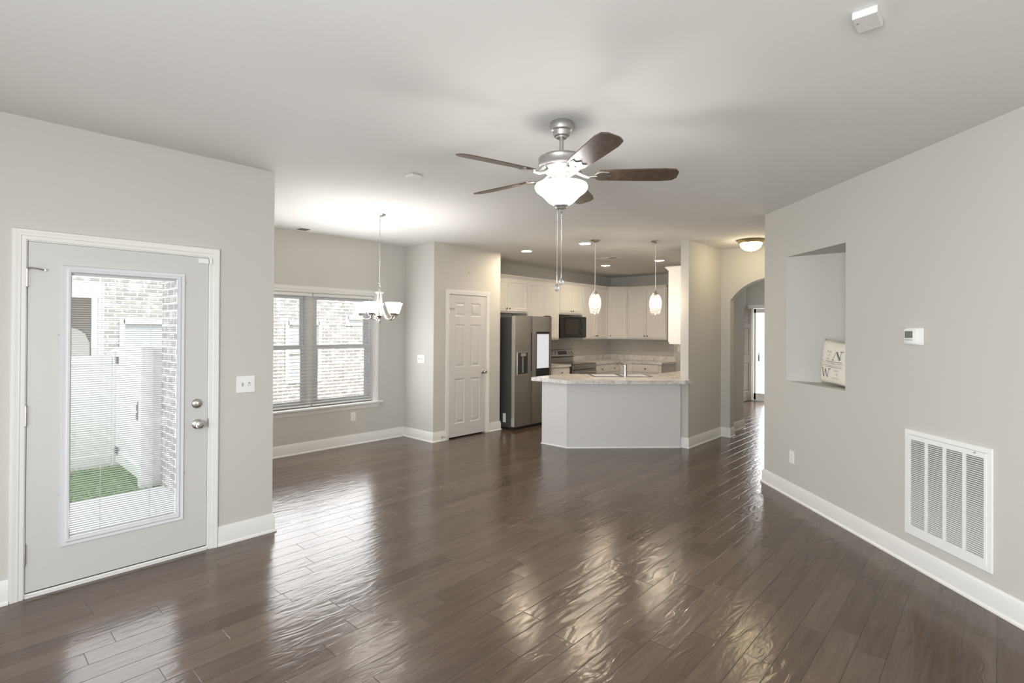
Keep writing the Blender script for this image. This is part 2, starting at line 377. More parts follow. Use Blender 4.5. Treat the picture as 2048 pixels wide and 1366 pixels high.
boxes('wall_nook_back', [(1.711, WX0, YW, 6.53, 0, H), (WX1, XP+0.1, YW, 6.53, 0, H), (WX0, WX1, YW, 6.53, 0, WZ0), (WX0, WX1, YW, 6.53, WZ1, H)], PAINT)
boxes('wall_nook_right', [(XP, XP+0.11, YP+0.113, YW, 0, H)], PAINT)
PX0, PX1, PZ = 4.800, 5.552, 2.066
boxes('wall_pantry', [(XP, PX0, YP, YP+0.113, 0, H), (PX1, 5.843, YP, YP+0.113, 0, H), (PX0, PX1, YP, YP+0.113, PZ, H)], PAINT)
boxes('wall_kitchen_left', [(5.73, 5.843, YP+0.113, YK, 0, H)], PAINT)
boxes('wall_kitchen_back', [(4.65, XK+0.12, YK, YK+0.13, 0, H)], PAINT)
boxes('wall_kitchen_right', [(XK, XK+0.12, 3.86, YK, 0, H)], PAINT)
boxes('wall_hall_left', [(6.65, 8.71, YH, 3.115, 0, H)], PAINT)
boxes('wall_foyer_left', [(8.60, 8.71, 3.115, 3.86, 0, H), (8.71, XK, 3.75, 3.86, 0, H), (XK, 12.2, 4.15, 4.26, 0, H), (XK, XK+0.12, 3.75, 3.86, 0, H)], PAINT)
boxes('wall_hall_right', [(5.80, 12.2, 1.52, 1.63, 0, H)], PAINT)
def arch_wall():
    b = MB(); x0, x1 = 7.756, 7.900; yc, zt, r = 2.300, 2.300, 0.68; ya, yb = 1.732, 2.868
    arc = []
    for i in range(25):
        y = yb+(ya-yb)*i/24; arc.append((y, zt-r+math.sqrt(max(0, r*r-(y-yc)**2))))
    poly = [(YH, 0), (YH, H), (1.63, H), (1.63, 0), (ya, 0)]+arc[::-1]+[(yb, 0)]
    n = len(poly); tri = tessellate_polygon([[Vector((p[0], p[1], 0)) for p in poly]])
    vs = [(x0, p[0], p[1]) for p in poly]+[(x1, p[0], p[1]) for p in poly]
    fs = [tuple(t) for t in tri]+[tuple(n+i for i in t) for t in tri]+[(i, (i+1) % n, n+(i+1) % n, n+i) for i in range(n)]
    b.add(vs, fs); return struct(b.build('wall_arch', PAINT))
arch_wall()
FD0, FD1, FDZ = 3.100, 4.060, 2.085
boxes('wall_front', [(12.2, 12.34, 1.5, FD0, 0, H), (12.2, 12.34, FD1, 4.265, 0, H), (12.2, 12.34, FD0, FD1, FDZ, H)], PAINT)
# the angled right wall with its wedge niche
q2 = math.sqrt(2)
def wp(s, d=0.0):                         # point on the angled wall: s along it, d behind its face
    return (1.976+s/q2+d/q2, -1.976+s/q2-d/q2)
NS0, NS1, NZ0, NZ1 = 4.049, 4.884, 1.080, 2.258
A_, B_ = wp(NS0), wp(NS1)
full = [wp(-0.15), RW, (5.80, 1.63), (6.30, 1.63), (5.92, 0.60), wp(-0.15, 0.45)]
nic = [wp(-0.15), A_, (5.455, A_[1]), B_, RW, (5.80, 1.63), (6.30, 1.63), (5.92, 0.60), wp(-0.15, 0.45)]
b = MB(); b.prism(full, 0, NZ0); b.prism(nic, NZ0, NZ1); b.prism(full, NZ1, H); struct(b.build('wall_right', PAINT))
# rear walls, behind the camera, with assumed window openings
def rear(name, x0, x1, y0, y1, wins, along):
    L_ = []; c = x0 if along == 'x' else y0; end = x1 if along == 'x' else y1
    for a, e in wins+[(end, end)]:
        for q in ([(c, a, 0, H)] + ([(a, e, 0, 0.7), (a, e, 2.3, H)] if e > a else [])):
            L_.append((q[0], q[1], y0, y1, q[2], q[3]) if along == 'x' else (x0, x1, q[0], q[1], q[2], q[3]))
        c = e
    return boxes(name, L_, PAINT)
rear('wall_rear_left', -1.92, -1.80, -2.05, YD, [(-0.9, 0.9), (1.5, 3.3)], 'y')
rear('wall_rear', -1.92, 1.95, -2.17, -2.05, [(-1.2, 1.2)], 'x')
# base boards
BB = [(0, 0), (0.026, 0), (0.025, 0.010), (0.018, 0.018), (0.015, 0.020), (0.015, 0.104), (0.0125, 0.110), (0.0125, 0.117), (0.007, 0.128), (0.005, 0.135), (0, 0.136)]
def bboard(name, pts, side): return struct(MB().sweep(pts, BB, side).build(name, TRIM, smooth=True, angle=30))
bboard('baseboard_left', [(-1.8, YD), (0.2575, YD)], -1)
bboard('baseboard_nook', [(1.3275, YD), (1.711, YD), (1.711, YW), (XP, YW), (XP, YP), (4.750, YP)], -1)
bboard('baseboard_pantry', [(5.602, YP), (5.843, YP), (5.843, 5.86)], -1)
bboard('baseboard_hall', [(6.65, 3.10), (6.65, YH), (7.756, YH), (7.756, 2.868), (7.90, 2.868), (7.90, YH), (8.71, YH), (8.71, 3.75)], -1)
bboard('baseboard_right', [wp(0.0), RW, (5.80, 1.63), (7.75, 1.63)], 1)
# back-splash tile and counter upstands
boxes('wall_tile_back', [(7.0, XK, YK-0.008, YK, 1.006, 1.366)], TILE)
boxes('wall_tile_right', [(XK-0.008, XK, 4.99, YK-0.008, 1.006, 1.366)], TILE)
# outside shell
boxes('wall_brick_nook', [(1.587, 1.640, YD+0.18, 6.60, -0.12, 2.85), (1.640, WX0-0.05, 6.53, 6.60, -0.12, 2.85), (WX1+0.05, 5.0, 6.53, 6.60, -0.12, 2.85), (WX0-0.05, WX1+0.05, 6.53, 6.60, -0.12, WZ0-0.02), (WX0-0.05, WX1+0.05, 6.53, 6.60, WZ1+0.02, 2.85)], BRICK)
def roof():  # unseen house roof, added so its shadow covers the patio
    b = MB(); b.add([(-2.4, -2.7, 2.90), (-2.4, 1.0, 5.0), (-2.4, 4.65, 2.90), (12.5, -2.7, 2.90), (12.5, 1.0, 5.0), (12.5, 4.65, 2.90)],
                    [(0, 1, 2), (3, 5, 4), (0, 3, 4, 1), (1, 4, 5, 2), (2, 5, 3, 0)])
    b.add([(1.25, 4.3, 2.90), (10.8, 4.3, 2.90), (10.8, 6.95, 2.90), (1.25, 6.95, 2.90), (3.2, 3.4, 3.7), (9.5, 3.4, 3.7)],
          [(0, 1, 2, 3), (0, 4, 5, 1), (1, 5, 2), (2, 5, 4, 3), (3, 4, 0)])
    return struct(b.build('roof', ROOFM))
roof()
boxes('ground', [(-30, 60, -30, 60, -0.42, -0.30)], DIRT)
boxes('patio', [(-2.5, 1.587, YD+0.18, 6.50, -0.30, -0.12)], PATIO)

# ------------------------------------------------------------------ doors
CAS = [(0, 0), (0, 0.012), (0.006, 0.014), (0.020, 0.014), (0.024, 0.018), (0.040, 0.018), (0.046, 0.021), (0.056, 0.021), (0.061, 0.012), (0.062, 0)]
def hinge(name, xf, x, z0, z1, parent, mt=NICKEL):
    b = MB(xf); b.cyl((x, 0.006, 0), 0.0075, z0, z1, 12); b.sphere((x, 0.006, z1+0.003), 0.006, 6); b.sphere((x, 0.006, z0-0.003), 0.006, 6)
    b.box(x-0.012, x+0.010, -0.004, 0.002, z0+0.004, z1-0.004); return b.build(name, mt, parent, True)
def pin_stop(xf, x, z, parent):
    b = MB(xf); b.tube([(x, 0.008, z), (x+0.02, 0.018, z+0.002), (x+0.045, 0.024, z-0.002), (x+0.07, 0.018, z-0.006)], 0.0045, 8)
    b.cyl((x+0.073, 0.010, z-0.006), 0.008, 0.0, 0.008, 10, 'y'); return b.build('hinge_pin_stop', NICKEL, parent, True)
def knob(xf, x, z, parent, key=True):
    b = MB(xf); b.lathe((x, 0, z), [(0.034, 0.0), (0.034, 0.004), (0.028, 0.010), (0.013, 0.014), (0.012, 0.030), (0.020, 0.036), (0.027, 0.046), (0.0275, 0.055), (0.022, 0.063), (0.010, 0.066), (0.0001, 0.066)], 28, 'y')
    o = b.build('door_knob', NICKEL, parent, True)
    if key: MB(xf).lathe((x, 0, z), [(0.009, 0.065), (0.009, 0.069), (0.0001, 0.069)], 16, 'y').build('keyhole', NICKD, o, True)
    return o
def jamb(xf, x0, x1, z1, depth, parent, t=0.018, stop_y=-0.05):
    b = MB(xf); b.box(x0, x0+t, -depth, 0.0, 0, z1); b.box(x1-t, x1, -depth, 0.0, 0, z1); b.box(x0+t, x1-t, -depth, 0.0, z1-t, z1)
    b.box(x0+t, x0+t+0.011, stop_y-0.03, stop_y, 0, z1-t); b.box(x1-t-0.011, x1-t, stop_y-0.03, stop_y, 0, z1-t); b.box(x0+t, x1-t, stop_y-0.03, stop_y, z1-t-0.011, z1-t)
    return b.build('jamb', TRIM, parent)
def back_door():
    xf = frame((0, YD, 0), (1, 0, 0), (0, -1, 0))
    D = struct(empty('door_1', (0.79, YD, 0)))
    MB(xf).casing(0.3185, 1.2665, 0.0, 2.0485, CAS).build('casing', TRIM, D, True, angle=30)
    jamb(xf, DX0+0.002, DX1-0.002, DZ-0.002, 0.178, D)
    x0, x1, z0, z1 = 0.3275, 1.2575, 0.030, 2.040
    lx0, lx1, lz0, lz1 = 0.478, 1.106, 0.246, 1.926
    gx0, gx1, gz0, gz1 = 0.520, 1.070, 0.292, 1.874
    b = MB(xf); b.box(x0, lx0+0.02, -0.044, 0, z0, z1); b.box(lx1-0.02, x1, -0.044, 0, z0, z1); b.box(lx0+0.02, lx1-0.02, -0.044, 0, z0, lz0+0.02); b.box(lx0+0.02, lx1-0.02, -0.044, 0, lz1-0.02, z1)
    sl = b.build('slab', DOORW, D)
    # raised lite frame: four mitred mouldings
    pr = [(0, -0.006), (0, 0.004), (0.006, 0.012), (0.016, 0.014), (0.024, 0.008), (0.034, 0.010), (0.040, 0.012), (0.044, 0.003), (0.044, -0.006)]
    vs = []; fs = []; n = len(pr)
    for x, z, sx, sz in ((gx0, gz0, -1, -1), (gx1, gz0, 1, -1), (gx1, gz1, 1, 1), (gx0, gz1, -1, 1)):
        for d, t in pr: vs.append((x+sx*d, t, z+sz*d))
    for i in range(4):
        for j in range(n): fs.append((i*n+j, i*n+(j+1) % n, ((i+1) % 4)*n+(j+1) % n, ((i+1) % 4)*n+j))
    MB(xf).add(vs, fs).build('lite_frame', VINYL, D, True, angle=30)
    MB(xf).box(gx0-0.01, gx1+0.01, -0.010, -0.006, gz0-0.01, gz1+0.01).build('glass_pane', GLASS, D)
    MB(xf).box(gx0-0.01, gx1+0.01, -0.038, -0.034, gz0-0.01, gz1+0.01).build('glass_pane', GLASS, D)
    b = MB(xf); z = gz0+0.012
    while z < gz1-0.012:
        b.add([(gx0+0.003, -0.0280, z-0.0007), (gx1-0.003, -0.0280, z-0.0007), (gx1-0.003, -0.0160, z-0.0032), (gx0+0.003, -0.0160, z-0.0032),
               (gx0+0.003, -0.0280, z), (gx1-0.003, -0.0280, z), (gx1-0.003, -0.0160, z-0.0025), (gx0+0.003, -0.0160, z-0.0025)],
              [(0,3,2,1),(4,5,6,7),(0,1,5,4),(1,2,6,5),(2,3,7,6),(3,0,4,7)]); z += 0.0136
    bl = b.build('blind_slats', BLIND, D)
    b = MB(xf); b.box(gx0+0.001, gx1-0.001, -0.029, -0.015, gz1-0.012, gz1+0.003); b.box(gx0+0.003, gx1-0.003, -0.028, -0.016, gz0+0.001, gz0+0.008); b.build('blind_rail', BLIND, bl)
    b = MB(xf)
    for x in (0.668, 0.925):
        for y in (-0.0285, -0.0150): b.box(x-0.0007, x+0.0007, y-0.0004, y+0.0004, gz0+0.005, gz1)
    b.build('blind_cord', BLIND, bl)
    for za, zb in ((1.783, 1.880), (0.988, 1.096), (0.193, 0.307)): hinge('hinge', xf, 0.3230, za, zb, D)
    pin_stop(xf, 0.3230, 1.886, D)
    knob(xf, 1.197, 0.884, D)
    b = MB(xf); b.lathe((1.193, 0, 1.026), [(0.033, 0), (0.033, 0.005), (0.027, 0.013), (0.018, 0.016), (0.0001, 0.016)], 28, 'y'); b.bbox(1.193-0.005, 1.193+0.005, 0.014, 0.032, 1.010, 1.042, 0.003)
    b.build('deadbolt', NICKEL, D, True)
    MB(xf).box(1.2585, 1.2695, -0.030, 0.002, 0.855, 0.915).build('strike_plate', NICKEL, D)
    b = MB(xf); b.bbox(1.195, 1.2555, 0.0, 0.014, 1.997, 2.032, 0.003); b.build('alarm_contact', PLATE, D)
    b = MB(xf); b.bbox(1.2595, 1.275, 0.013, 0.026, 1.996, 2.036, 0.002); b.build('alarm_contact', PLATE, D)
    b = MB(xf); b.box(0.325, 1.261, -0.17, 0.010, 0.0, 0.012); b.box(0.325, 1.261, -0.170, -0.006, 0.012, 0.022); b.build('threshold', TRIM, D)
    MB(xf).box(x0+0.004, x1-0.004, -0.040, -0.003, 0.023, 0.0305).build('door_sweep', RUBBER, D)
    b = MB(xf)
    for x, z in ((0.462, 1.505), (0.466, 0.560), (1.121, 1.855), (1.121, 0.560)): b.lathe((x, 0, z), [(0.004, -0.001), (0.004, 0.003), (0.0001, 0.004)], 10, 'y')
    b.build('cap_screw', NICKD, D)
back_door()
def panel_door(b, x0, x1, z0, z1, panels, t=0.035):
    xs = sorted(set([x0, x1]+[v for p in panels for v in p[:2]])); zs = sorted(set([z0, z1]+[v for p in panels for v in p[2:]]))
    for i in range(len(xs)-1):
        for j in range(len(zs)-1):
            cx_, cz_ = (xs[i]+xs[i+1])/2, (zs[j]+zs[j+1])/2
            if not any(p[0] < cx_ < p[1] and p[2] < cz_ < p[3] for p in panels): b.box(xs[i], xs[i+1], -t, 0, zs[j], zs[j+1])
    for a, c, d, e in panels:
        R_ = [(a, c, d, e, 0.0)]
        for ins, y in ((0.006, -0.003), (0.012, -0.010), (0.026, -0.010), (0.046, -0.002)): R_.append((a+ins, c-ins, d+ins, e-ins, y))
        b.rings(R_, -t)
    return b
def pantry_door():
    xf = frame((0, YP, 0), (1, 0, 0), (0, -1, 0))
    D = struct(empty('door_2', (5.178, YP, 0)))
    MB(xf).casing(0.012+PX0, PX1-0.012, 0.0, PZ-0.012, CAS).build('casing', TRIM, D, True, angle=30)
    jamb(xf, PX0+0.001, PX1-0.001, PZ-0.001, 0.111, D)
    x0, x1, z0, z1 = 4.822, 5.530, 0.020, 2.042
    P = []
    for a, c in ((4.928, 5.114), (5.226, 5.420)):
        P += [(a, c, 1.737, 1.935), (a, c, 1.008, 1.624), (a, c, 0.204, 0.845)]
    panel_door(MB(xf), x0, x1, z0, z1, P).build('slab', DOORW, D)
    for za, zb in ((1.752, 1.843), (1.005, 1.097), (0.251, 0.350)): hinge('hinge', xf, 4.8185, za, zb, D)
    pin_stop(xf, 4.8185, 1.848, D)
    knob(xf, 5.480, 0.922, D, False)
pantry_door()
def front_door():
    xf = frame((12.2, 0, 0), (0, -1, 0), (-1, 0, 0))     # local x = -Y
    D = struct(empty('door_3', (12.2, 3.58, 0)))
    MB(xf).casing(-FD1+0.012, -FD0-0.012, 0, FDZ-0.012, CAS).build('casing', TRIM, D, True, angle=30)
    jamb(xf, -FD1+0.001, -FD0-0.001, FDZ-0.001, 0.138, D, stop_y=-0.05)
    # leaf swung open into the foyer, hinged on the left jamb
    a = math.radians(96); hx, hy = 12.19, 4.038
    dx = Vector((-math.sin(a), math.cos(a)*-1*-1, 0)); dx = Vector((-math.sin(a), -math.cos(a)*-1, 0)); dx.normalize()
    dx = Vector((-0.995, 0.095, 0)).normalized(); ny = Vector((-dx.y, dx.x, 0)); ny = ny if ny.y < 0 else -ny
    lf = frame((hx, hy, 0), dx, ny)
    P = []
    for c0, c1 in ((0.12, 0.40), (0.50, 0.78)): P += [(c0, c1, 1.72, 1.92), (c0, c1, 1.0, 1.62), (c0, c1, 0.22, 0.85)]
    panel_door(MB(lf), 0.0, 0.90, 0.012, 2.045, P, 0.044).build('slab', FDOOR, D)
    b = MB(xf); x0, x1 = -FD1+0.03, -FD0-0.03           # storm door in the outer half of the frame
    b.box(x0, x0+0.045, -0.135, -0.105, 0.02, 2.05); b.box(x1-0.075, x1, -0.135, -0.105, 0.02, 2.05); b.box(x0, x1, -0.135, -0.105, 1.96, 2.05); b.box(x0, x1, -0.135, -0.105, 0.02, 0.16)
    sd = b.build('storm_door', OUTW, D)
    MB(xf).box(x0+0.04, x1-0.07, -0.122, -0.118, 0.15, 1.97).build('glass_pane', GLASS, sd)
    b = MB(xf); b.bbox(x0+0.095, x0+0.130, -0.105, -0.098, 0.88, 1.06, 0.003); b.tube([(x0+0.112, -0.10, 1.05), (x0+0.122, -0.05, 1.03), (x0+0.150, -0.045, 0.98), (x0+0.135, -0.05, 0.93)], 0.008, 8)
    b.build('handle', NICKD, sd, True)
    MB(xf).box(-FD1, -FD0, -0.16, 0.0, 0, 0.018).build('threshold', TRIM, D)
front_door()

# ------------------------------------------------------------------ nook window and its blinds
def nook_window():
    xf = frame((0, YW, 0), (1, 0, 0), (0, -1, 0))
    Wn = struct(empty('window_1', (3.14, YW, WZ0)))
    MB(xf).casing(WX0+0.004, WX1-0.004, WZ0-0.012, WZ1-0.004, [(d*1.15, t) for d, t in CAS]).build('casing', TRIM, Wn, True, angle=30)
    b = MB(xf); b.bbox(WX0-0.13, WX1+0.13, 0.0, 0.045, WZ0-0.030, WZ0-0.004, 0.006); b.box(WX0+0.001, WX1-0.001, -0.10, 0.003, WZ0-0.02, WZ0-0.004); b.build('sill', TRIM, Wn)
    pr = [(0, 0), (0.006, 0.0), (0.010, 0.010), (0.014, 0.030), (0.020, 0.055), (0.020, 0.060), (0, 0.060)]
    vs = []
    for x, s_ in ((WX0-0.075, 1), (WX1+0.075, -1)):
        for t, z in pr: vs.append((x, t, WZ0-0.090+z))
    n = len(pr); MB(xf).add(vs, [(j, (j+1) % n, n+(j+1) % n, n+j) for j in range(n)]+[tuple(range(n)), tuple(range(n, 2*n))]).build('apron', TRIM, Wn, True, angle=25)
    b = MB(xf); b.box(WX0+0.001, WX0+0.012, -0.10, 0.0, WZ0, WZ1-0.001); b.box(WX1-0.012, WX1-0.001, -0.10, 0, WZ0, WZ1-0.001); b.box(WX0+0.012, WX1-0.012, -0.10, 0, WZ1-0.012, WZ1-0.001)
    b.build('jamb', TRIM, Wn)
    MB(xf).box(3.115, 3.190, -0.170, -0.084, WZ0-0.003, WZ1-0.012).build('mullion', TRIM, Wn)
    for a, c in ((WX0+0.012, 3.115), (3.190, WX1-0.012)):
        b = MB(xf); b.box(a, a+0.030, -0.17, -0.085, WZ0, WZ1-0.012); b.box(c-0.030, c, -0.17, -0.085, WZ0, WZ1-0.012); b.box(a+0.03, c-0.03, -0.17, -0.085, WZ0, WZ0+0.03); b.box(a+0.03, c-0.03, -0.17, -0.085, WZ1-0.040, WZ1-0.012)
        fr = b.build('frame', VINYL, Wn)
        for nm, z0, z1, y0, y1 in (('sash', 1.285, WZ1-0.040, -0.160, -0.130), ('sash', WZ0+0.03, 1.335, -0.125, -0.095)):
            b = MB(xf); w = 0.042
            b.box(a+0.03, a+0.03+w, y0, y1, z0, z1); b.box(c-0.03-w, c-0.03, y0, y1, z0, z1); b.box(a+0.03+w, c-0.03-w, y0, y1, z0, z0+0.045); b.box(a+0.03+w, c-0.03-w, y0, y1, z1-0.045, z1)
            sh = b.build('sash', VINYL, Wn)
            MB(xf).box(a+0.03+w-0.005, c-0.03-w+0.005, (y0+y1)/2-0.002, (y0+y1)/2+0.002, z0+0.040, z1-0.040).build('pane', GLASS, sh)
            if z0 < 1: MB(xf).bbox((a+c)/2-0.03, (a+c)/2+0.03, y1-0.004, y1+0.012, z1-0.012, z1+0.006, 0.003).build('sash_lock', VINYL, sh)
    # two faux-wood blinds
    for a, c, lab in ((WX0+0.016, 3.147, 'white slatted blind over the left half of the nook window'), (3.155, WX1-0.016, 'white slatted blind over the right half of nook window, nearest the chandelier')):
        B = tag(empty('window_blind', ((a+c)/2, YW+0.03, WZ1-0.015)), lab, 'blind', 'slatted blinds in the nook window')
        MB(xf).bbox(a, c, -0.078, -0.008, WZ1-0.055, WZ1-0.014, 0.004).build('headrail', BLIND, B)
        b = MB(xf); z = WZ0+0.055
        while z < WZ1-0.06:
            pts = [(-0.067, 0), (-0.055, 0.0016), (-0.0425, 0.0022), (-0.030, 0.0016), (-0.018, 0)]
            vs = [(x, y, z+h+t) for x in (a+0.004, c-0.004) for t in (0, 0.0026) for y, h in pts]
            fs = [(j, j+1, 10+j+1, 10+j) for j in range(4)]+[(5+j, 5+j+1, 15+j+1, 15+j) for j in range(4)]+[(0, 10, 15, 5), (4, 9, 19, 14)]
            fs += [(0, 1, 2, 3, 4, 9, 8, 7, 6, 5), (10, 11, 12, 13, 14, 19, 18, 17, 16, 15)]
            b.add(vs, fs); z += 0.0425
        b.build('slats', BLIND, B)
        MB(xf).bbox(a+0.003, c-0.003, -0.067, -0.018, WZ0+0.012, WZ0+0.030, 0.004).build('bottom_rail', BLIND, B)
        b = MB(xf)
        for x in (a+0.10, (a+c)/2, c-0.10):
            for y in (-0.0675, -0.0175): b.box(x-0.0012, x+0.0012, y-0.0006, y+0.0006, WZ0+0.02, WZ1-0.05)
        b.build('ladder_cord', BLIND, B)
        b = MB(xf)
        for k, (x, zt) in enumerate(((c-0.075, 1.145), (c-0.060, 1.115))):
            b.tube([(x, -0.005, WZ1-0.05), (x, -0.003, zt)], 0.0016, 6); b.lathe((x, -0.003, zt-0.035), [(0.006, 0), (0.0055, 0.012), (0.002, 0.036)], 10)
        b.build('pull_cord', BLIND, B)
nook_window()

# ------------------------------------------------------------------ plates and small wall things
def plate(name, xf, x, z, w, h, label, cat, kind, group=None):
    P = tag(empty(name, xf @ Vector((x, 0, z))), label, cat, group)
    MB(xf).bbox(x-w/2, x+w/2, 0, 0.006, z-h/2, z+h/2, 0.002).build('cover_plate', PLATE, P)
    if kind == 'outlet':
        for s_ in (-1, 1):
            f = MB(xf); f.lathe((x, 0, z+s_*0.0195), [(0.0145, 0.004), (0.0145, 0.0075), (0.0001, 0.0078)], 20, 'y'); r = f.build('receptacle', PLATE, P)
            k = MB(xf); k.box(x-0.0065, x-0.0045, 0.0070, 0.0083, z+s_*0.0195-0.001, z+s_*0.0195+0.007); k.box(x+0.0045, x+0.0065, 0.0070, 0.0083, z+s_*0.0195-0.001, z+s_*0.0195+0.006); k.cyl((x, 0, z+s_*0.0195-0.006), 0.0022, 0.007, 0.0083, 8, 'y'); k.build('slot', SLOT, r)
    else:
        for i in range(kind):
            xx = x+(i-(kind-1)/2)*0.046
            MB(xf).box(xx-0.006, xx+0.006, 0.005, 0.0065, z-0.013, z+0.013).build('toggle_slot', NICKD, P)
            up = 1 if i % 2 == 0 else -1
            MB(xf).add([(xx-0.004, 0.006, z-0.004), (xx+0.004, 0.006, z-0.004), (xx+0.004, 0.006, z+0.004), (xx-0.004, 0.006, z+0.004),
                        (xx-0.0035, 0.019, z+up*0.010-0.002), (xx+0.0035, 0.019, z+up*0.010-0.002), (xx+0.0035, 0.019, z+up*0.010+0.002), (xx-0.0035, 0.019, z+up*0.010+0.002)],
                       [(0,3,2,1),(4,5,6,7),(0,1,5,4),(1,2,6,5),(2,3,7,6),(3,0,4,7)]).build('toggle', PLATE, P)
    return P
xd = frame((0, YD, 0), (1, 0, 0), (0, -1, 0)); xw = frame((0, YW, 0), (1, 0, 0), (0, -1, 0)); xpan = frame((0, YP, 0), (1, 0, 0), (0, -1, 0))
xps = frame((XP, 0, 0), (0, -1, 0), (-1, 0, 0)); xr = frame((1.976, -1.976, 0), (-1, -1, 0), (-1, 1, 0)); xkr = frame((XK, 0, 0), (0, -1, 0), (-1, 0, 0))
plate('light_switch', xd, 1.511, 1.137, 0.128, 0.119, 'white two-toggle switch plate on the wall beside the glazed back door', 'switch', 2, 'switch plates')
plate('light_switch', xps, -5.957, 1.131, 0.165, 0.117, 'white three-toggle switch plate on the nook side wall by the pantry corner', 'switch', 3, 'switch plates')
plate('wall_outlet', xw, 3.717, 0.375, 0.075, 0.118, 'white duplex outlet on the wall under the nook window', 'outlet', 'outlet', 'wall outlets')
plate('wall_outlet', xr, -4.785, 0.377, 0.075, 0.116, 'white duplex outlet low on the right wall beneath the niche', 'outlet', 'outlet', 'wall outlets')
plate('wall_outlet', xkr, -4.862, 1.170, 0.075, 0.118, 'white outlet on the kitchen wall seen past the wing wall above the counter', 'outlet', 'outlet', 'wall outlets')
b = MB(xpan); b.lathe((5.175, 0, 2.388), [(0.006, 0), (0.006, 0.003), (0.0001, 0.004)], 10, 'y'); b.tube([(5.175, 0.002, 2.388), (5.175, 0.014, 2.384), (5.175, 0.018, 2.374), (5.175, 0.012, 2.366)], 0.002, 6)
tag(b.build('picture_hook', KNOBM, None, True, base=(5.175, YP, 2.38)), 'tiny dark picture hook left on the wall above the pantry door', 'hook')
b = MB(xpan); b.lathe((4.690, 0, 0.058), [(0.011, 0.015), (0.011, 0.020), (0.005, 0.022), (0.0045, 0.070), (0.0075, 0.071), (0.0075, 0.082), (0.0001, 0.083)], 12, 'y')
tag(b.build('door_stop', NICKEL, None, True, base=(4.69, YP, 0.058)), 'short metal door stop on the baseboard left of the pantry door', 'door stop')

# thermostat
T = tag(empty('thermostat', xr @ Vector((-3.355, 0, 1.52))), 'white thermostat with grey display on the right wall', 'thermostat')
MB(xr).bbox(-3.428, -3.284, 0, 0.014, 1.464, 1.577, 0.006).build('back_plate', PLATE, T, True)
MB(xr).bbox(-3.424, -3.318, 0.013, 0.030, 1.471, 1.570, 0.005).build('body', PLATE, T, True)
MB(xr).box(-3.412, -3.346, 0.0300, 0.0308, 1.510, 1.556).build('display', LCD, T)
MB(xr).box(-3.412, -3.346, 0.0300, 0.0306, 1.494, 1.502).build('button_strip', mat('button_grey', (0.45, 0.45, 0.43), 0.4), T)
# return air grille
G = tag(empty('return_air_grille', xr @ Vector((-3.122, 0, 0.20))), 'large white return air grille low on the right wall', 'air grille')
gx0, gx1, gz0, gz1 = -3.432, -2.811, 0.203, 0.898
b = MB(xr); b.bbox(gx0, gx0+0.030, 0, 0.012, gz0, gz1, 0.003); b.bbox(gx1-0.030, gx1, 0, 0.012, gz0, gz1, 0.003); b.bbox(gx0+0.028, gx1-0.028, 0, 0.012, gz0, gz0+0.030, 0.003); b.bbox(gx0+0.028, gx1-0.028, 0, 0.012, gz1-0.030, gz1, 0.003)
b.build('outer_frame', PLATE, G)
b = MB(xr); cw = (gx1-gx0-0.076)/4; ix0 = gx0+0.038
b.box(gx0+0.031, gx1-0.031, 0.003, 0.016, gz0+0.031, gz0+0.062); b.box(gx0+0.031, gx1-0.031, 0.003, 0.016, gz1-0.062, gz1-0.031)
for i in range(5): b.box(ix0+i*cw-0.0075, ix0+i*cw+0.0075, 0.003, 0.016, gz0+0.062, gz1-0.062)
b.build('inner_frame', PLATE, G)
b = MB(xr); n = 46; hz = (gz1-gz0-0.124)/n
for i in range(4):
    for k in range(n):
        z = gz0+0.062+k*hz; xa, xb = ix0+i*cw+0.0075, ix0+(i+1)*cw-0.0075
        b.add([(xa, 0.014, z), (xb, 0.014, z), (xb, 0.004, z+hz*0.38), (xa, 0.004, z+hz*0.38), (xa, 0.015, z+0.0012), (xb, 0.015, z+0.0012), (xb, 0.0052, z+hz*0.38+0.001), (xa, 0.0052, z+hz*0.38+0.001)],
              [(0,3,2,1),(4,5,6,7),(0,1,5,4),(1,2,6,5),(2,3,7,6),(3,0,4,7)])
b.build('louvers', PLATE, G)
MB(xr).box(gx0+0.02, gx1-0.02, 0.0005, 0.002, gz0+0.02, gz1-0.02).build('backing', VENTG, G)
b = MB(xr); b.lathe((gx1-0.10, 0, gz1-0.040), [(0.006, 0.016), (0.006, 0.019), (0.0001, 0.0195)], 10, 'y'); b.build('latch_screw', NICKEL, G)

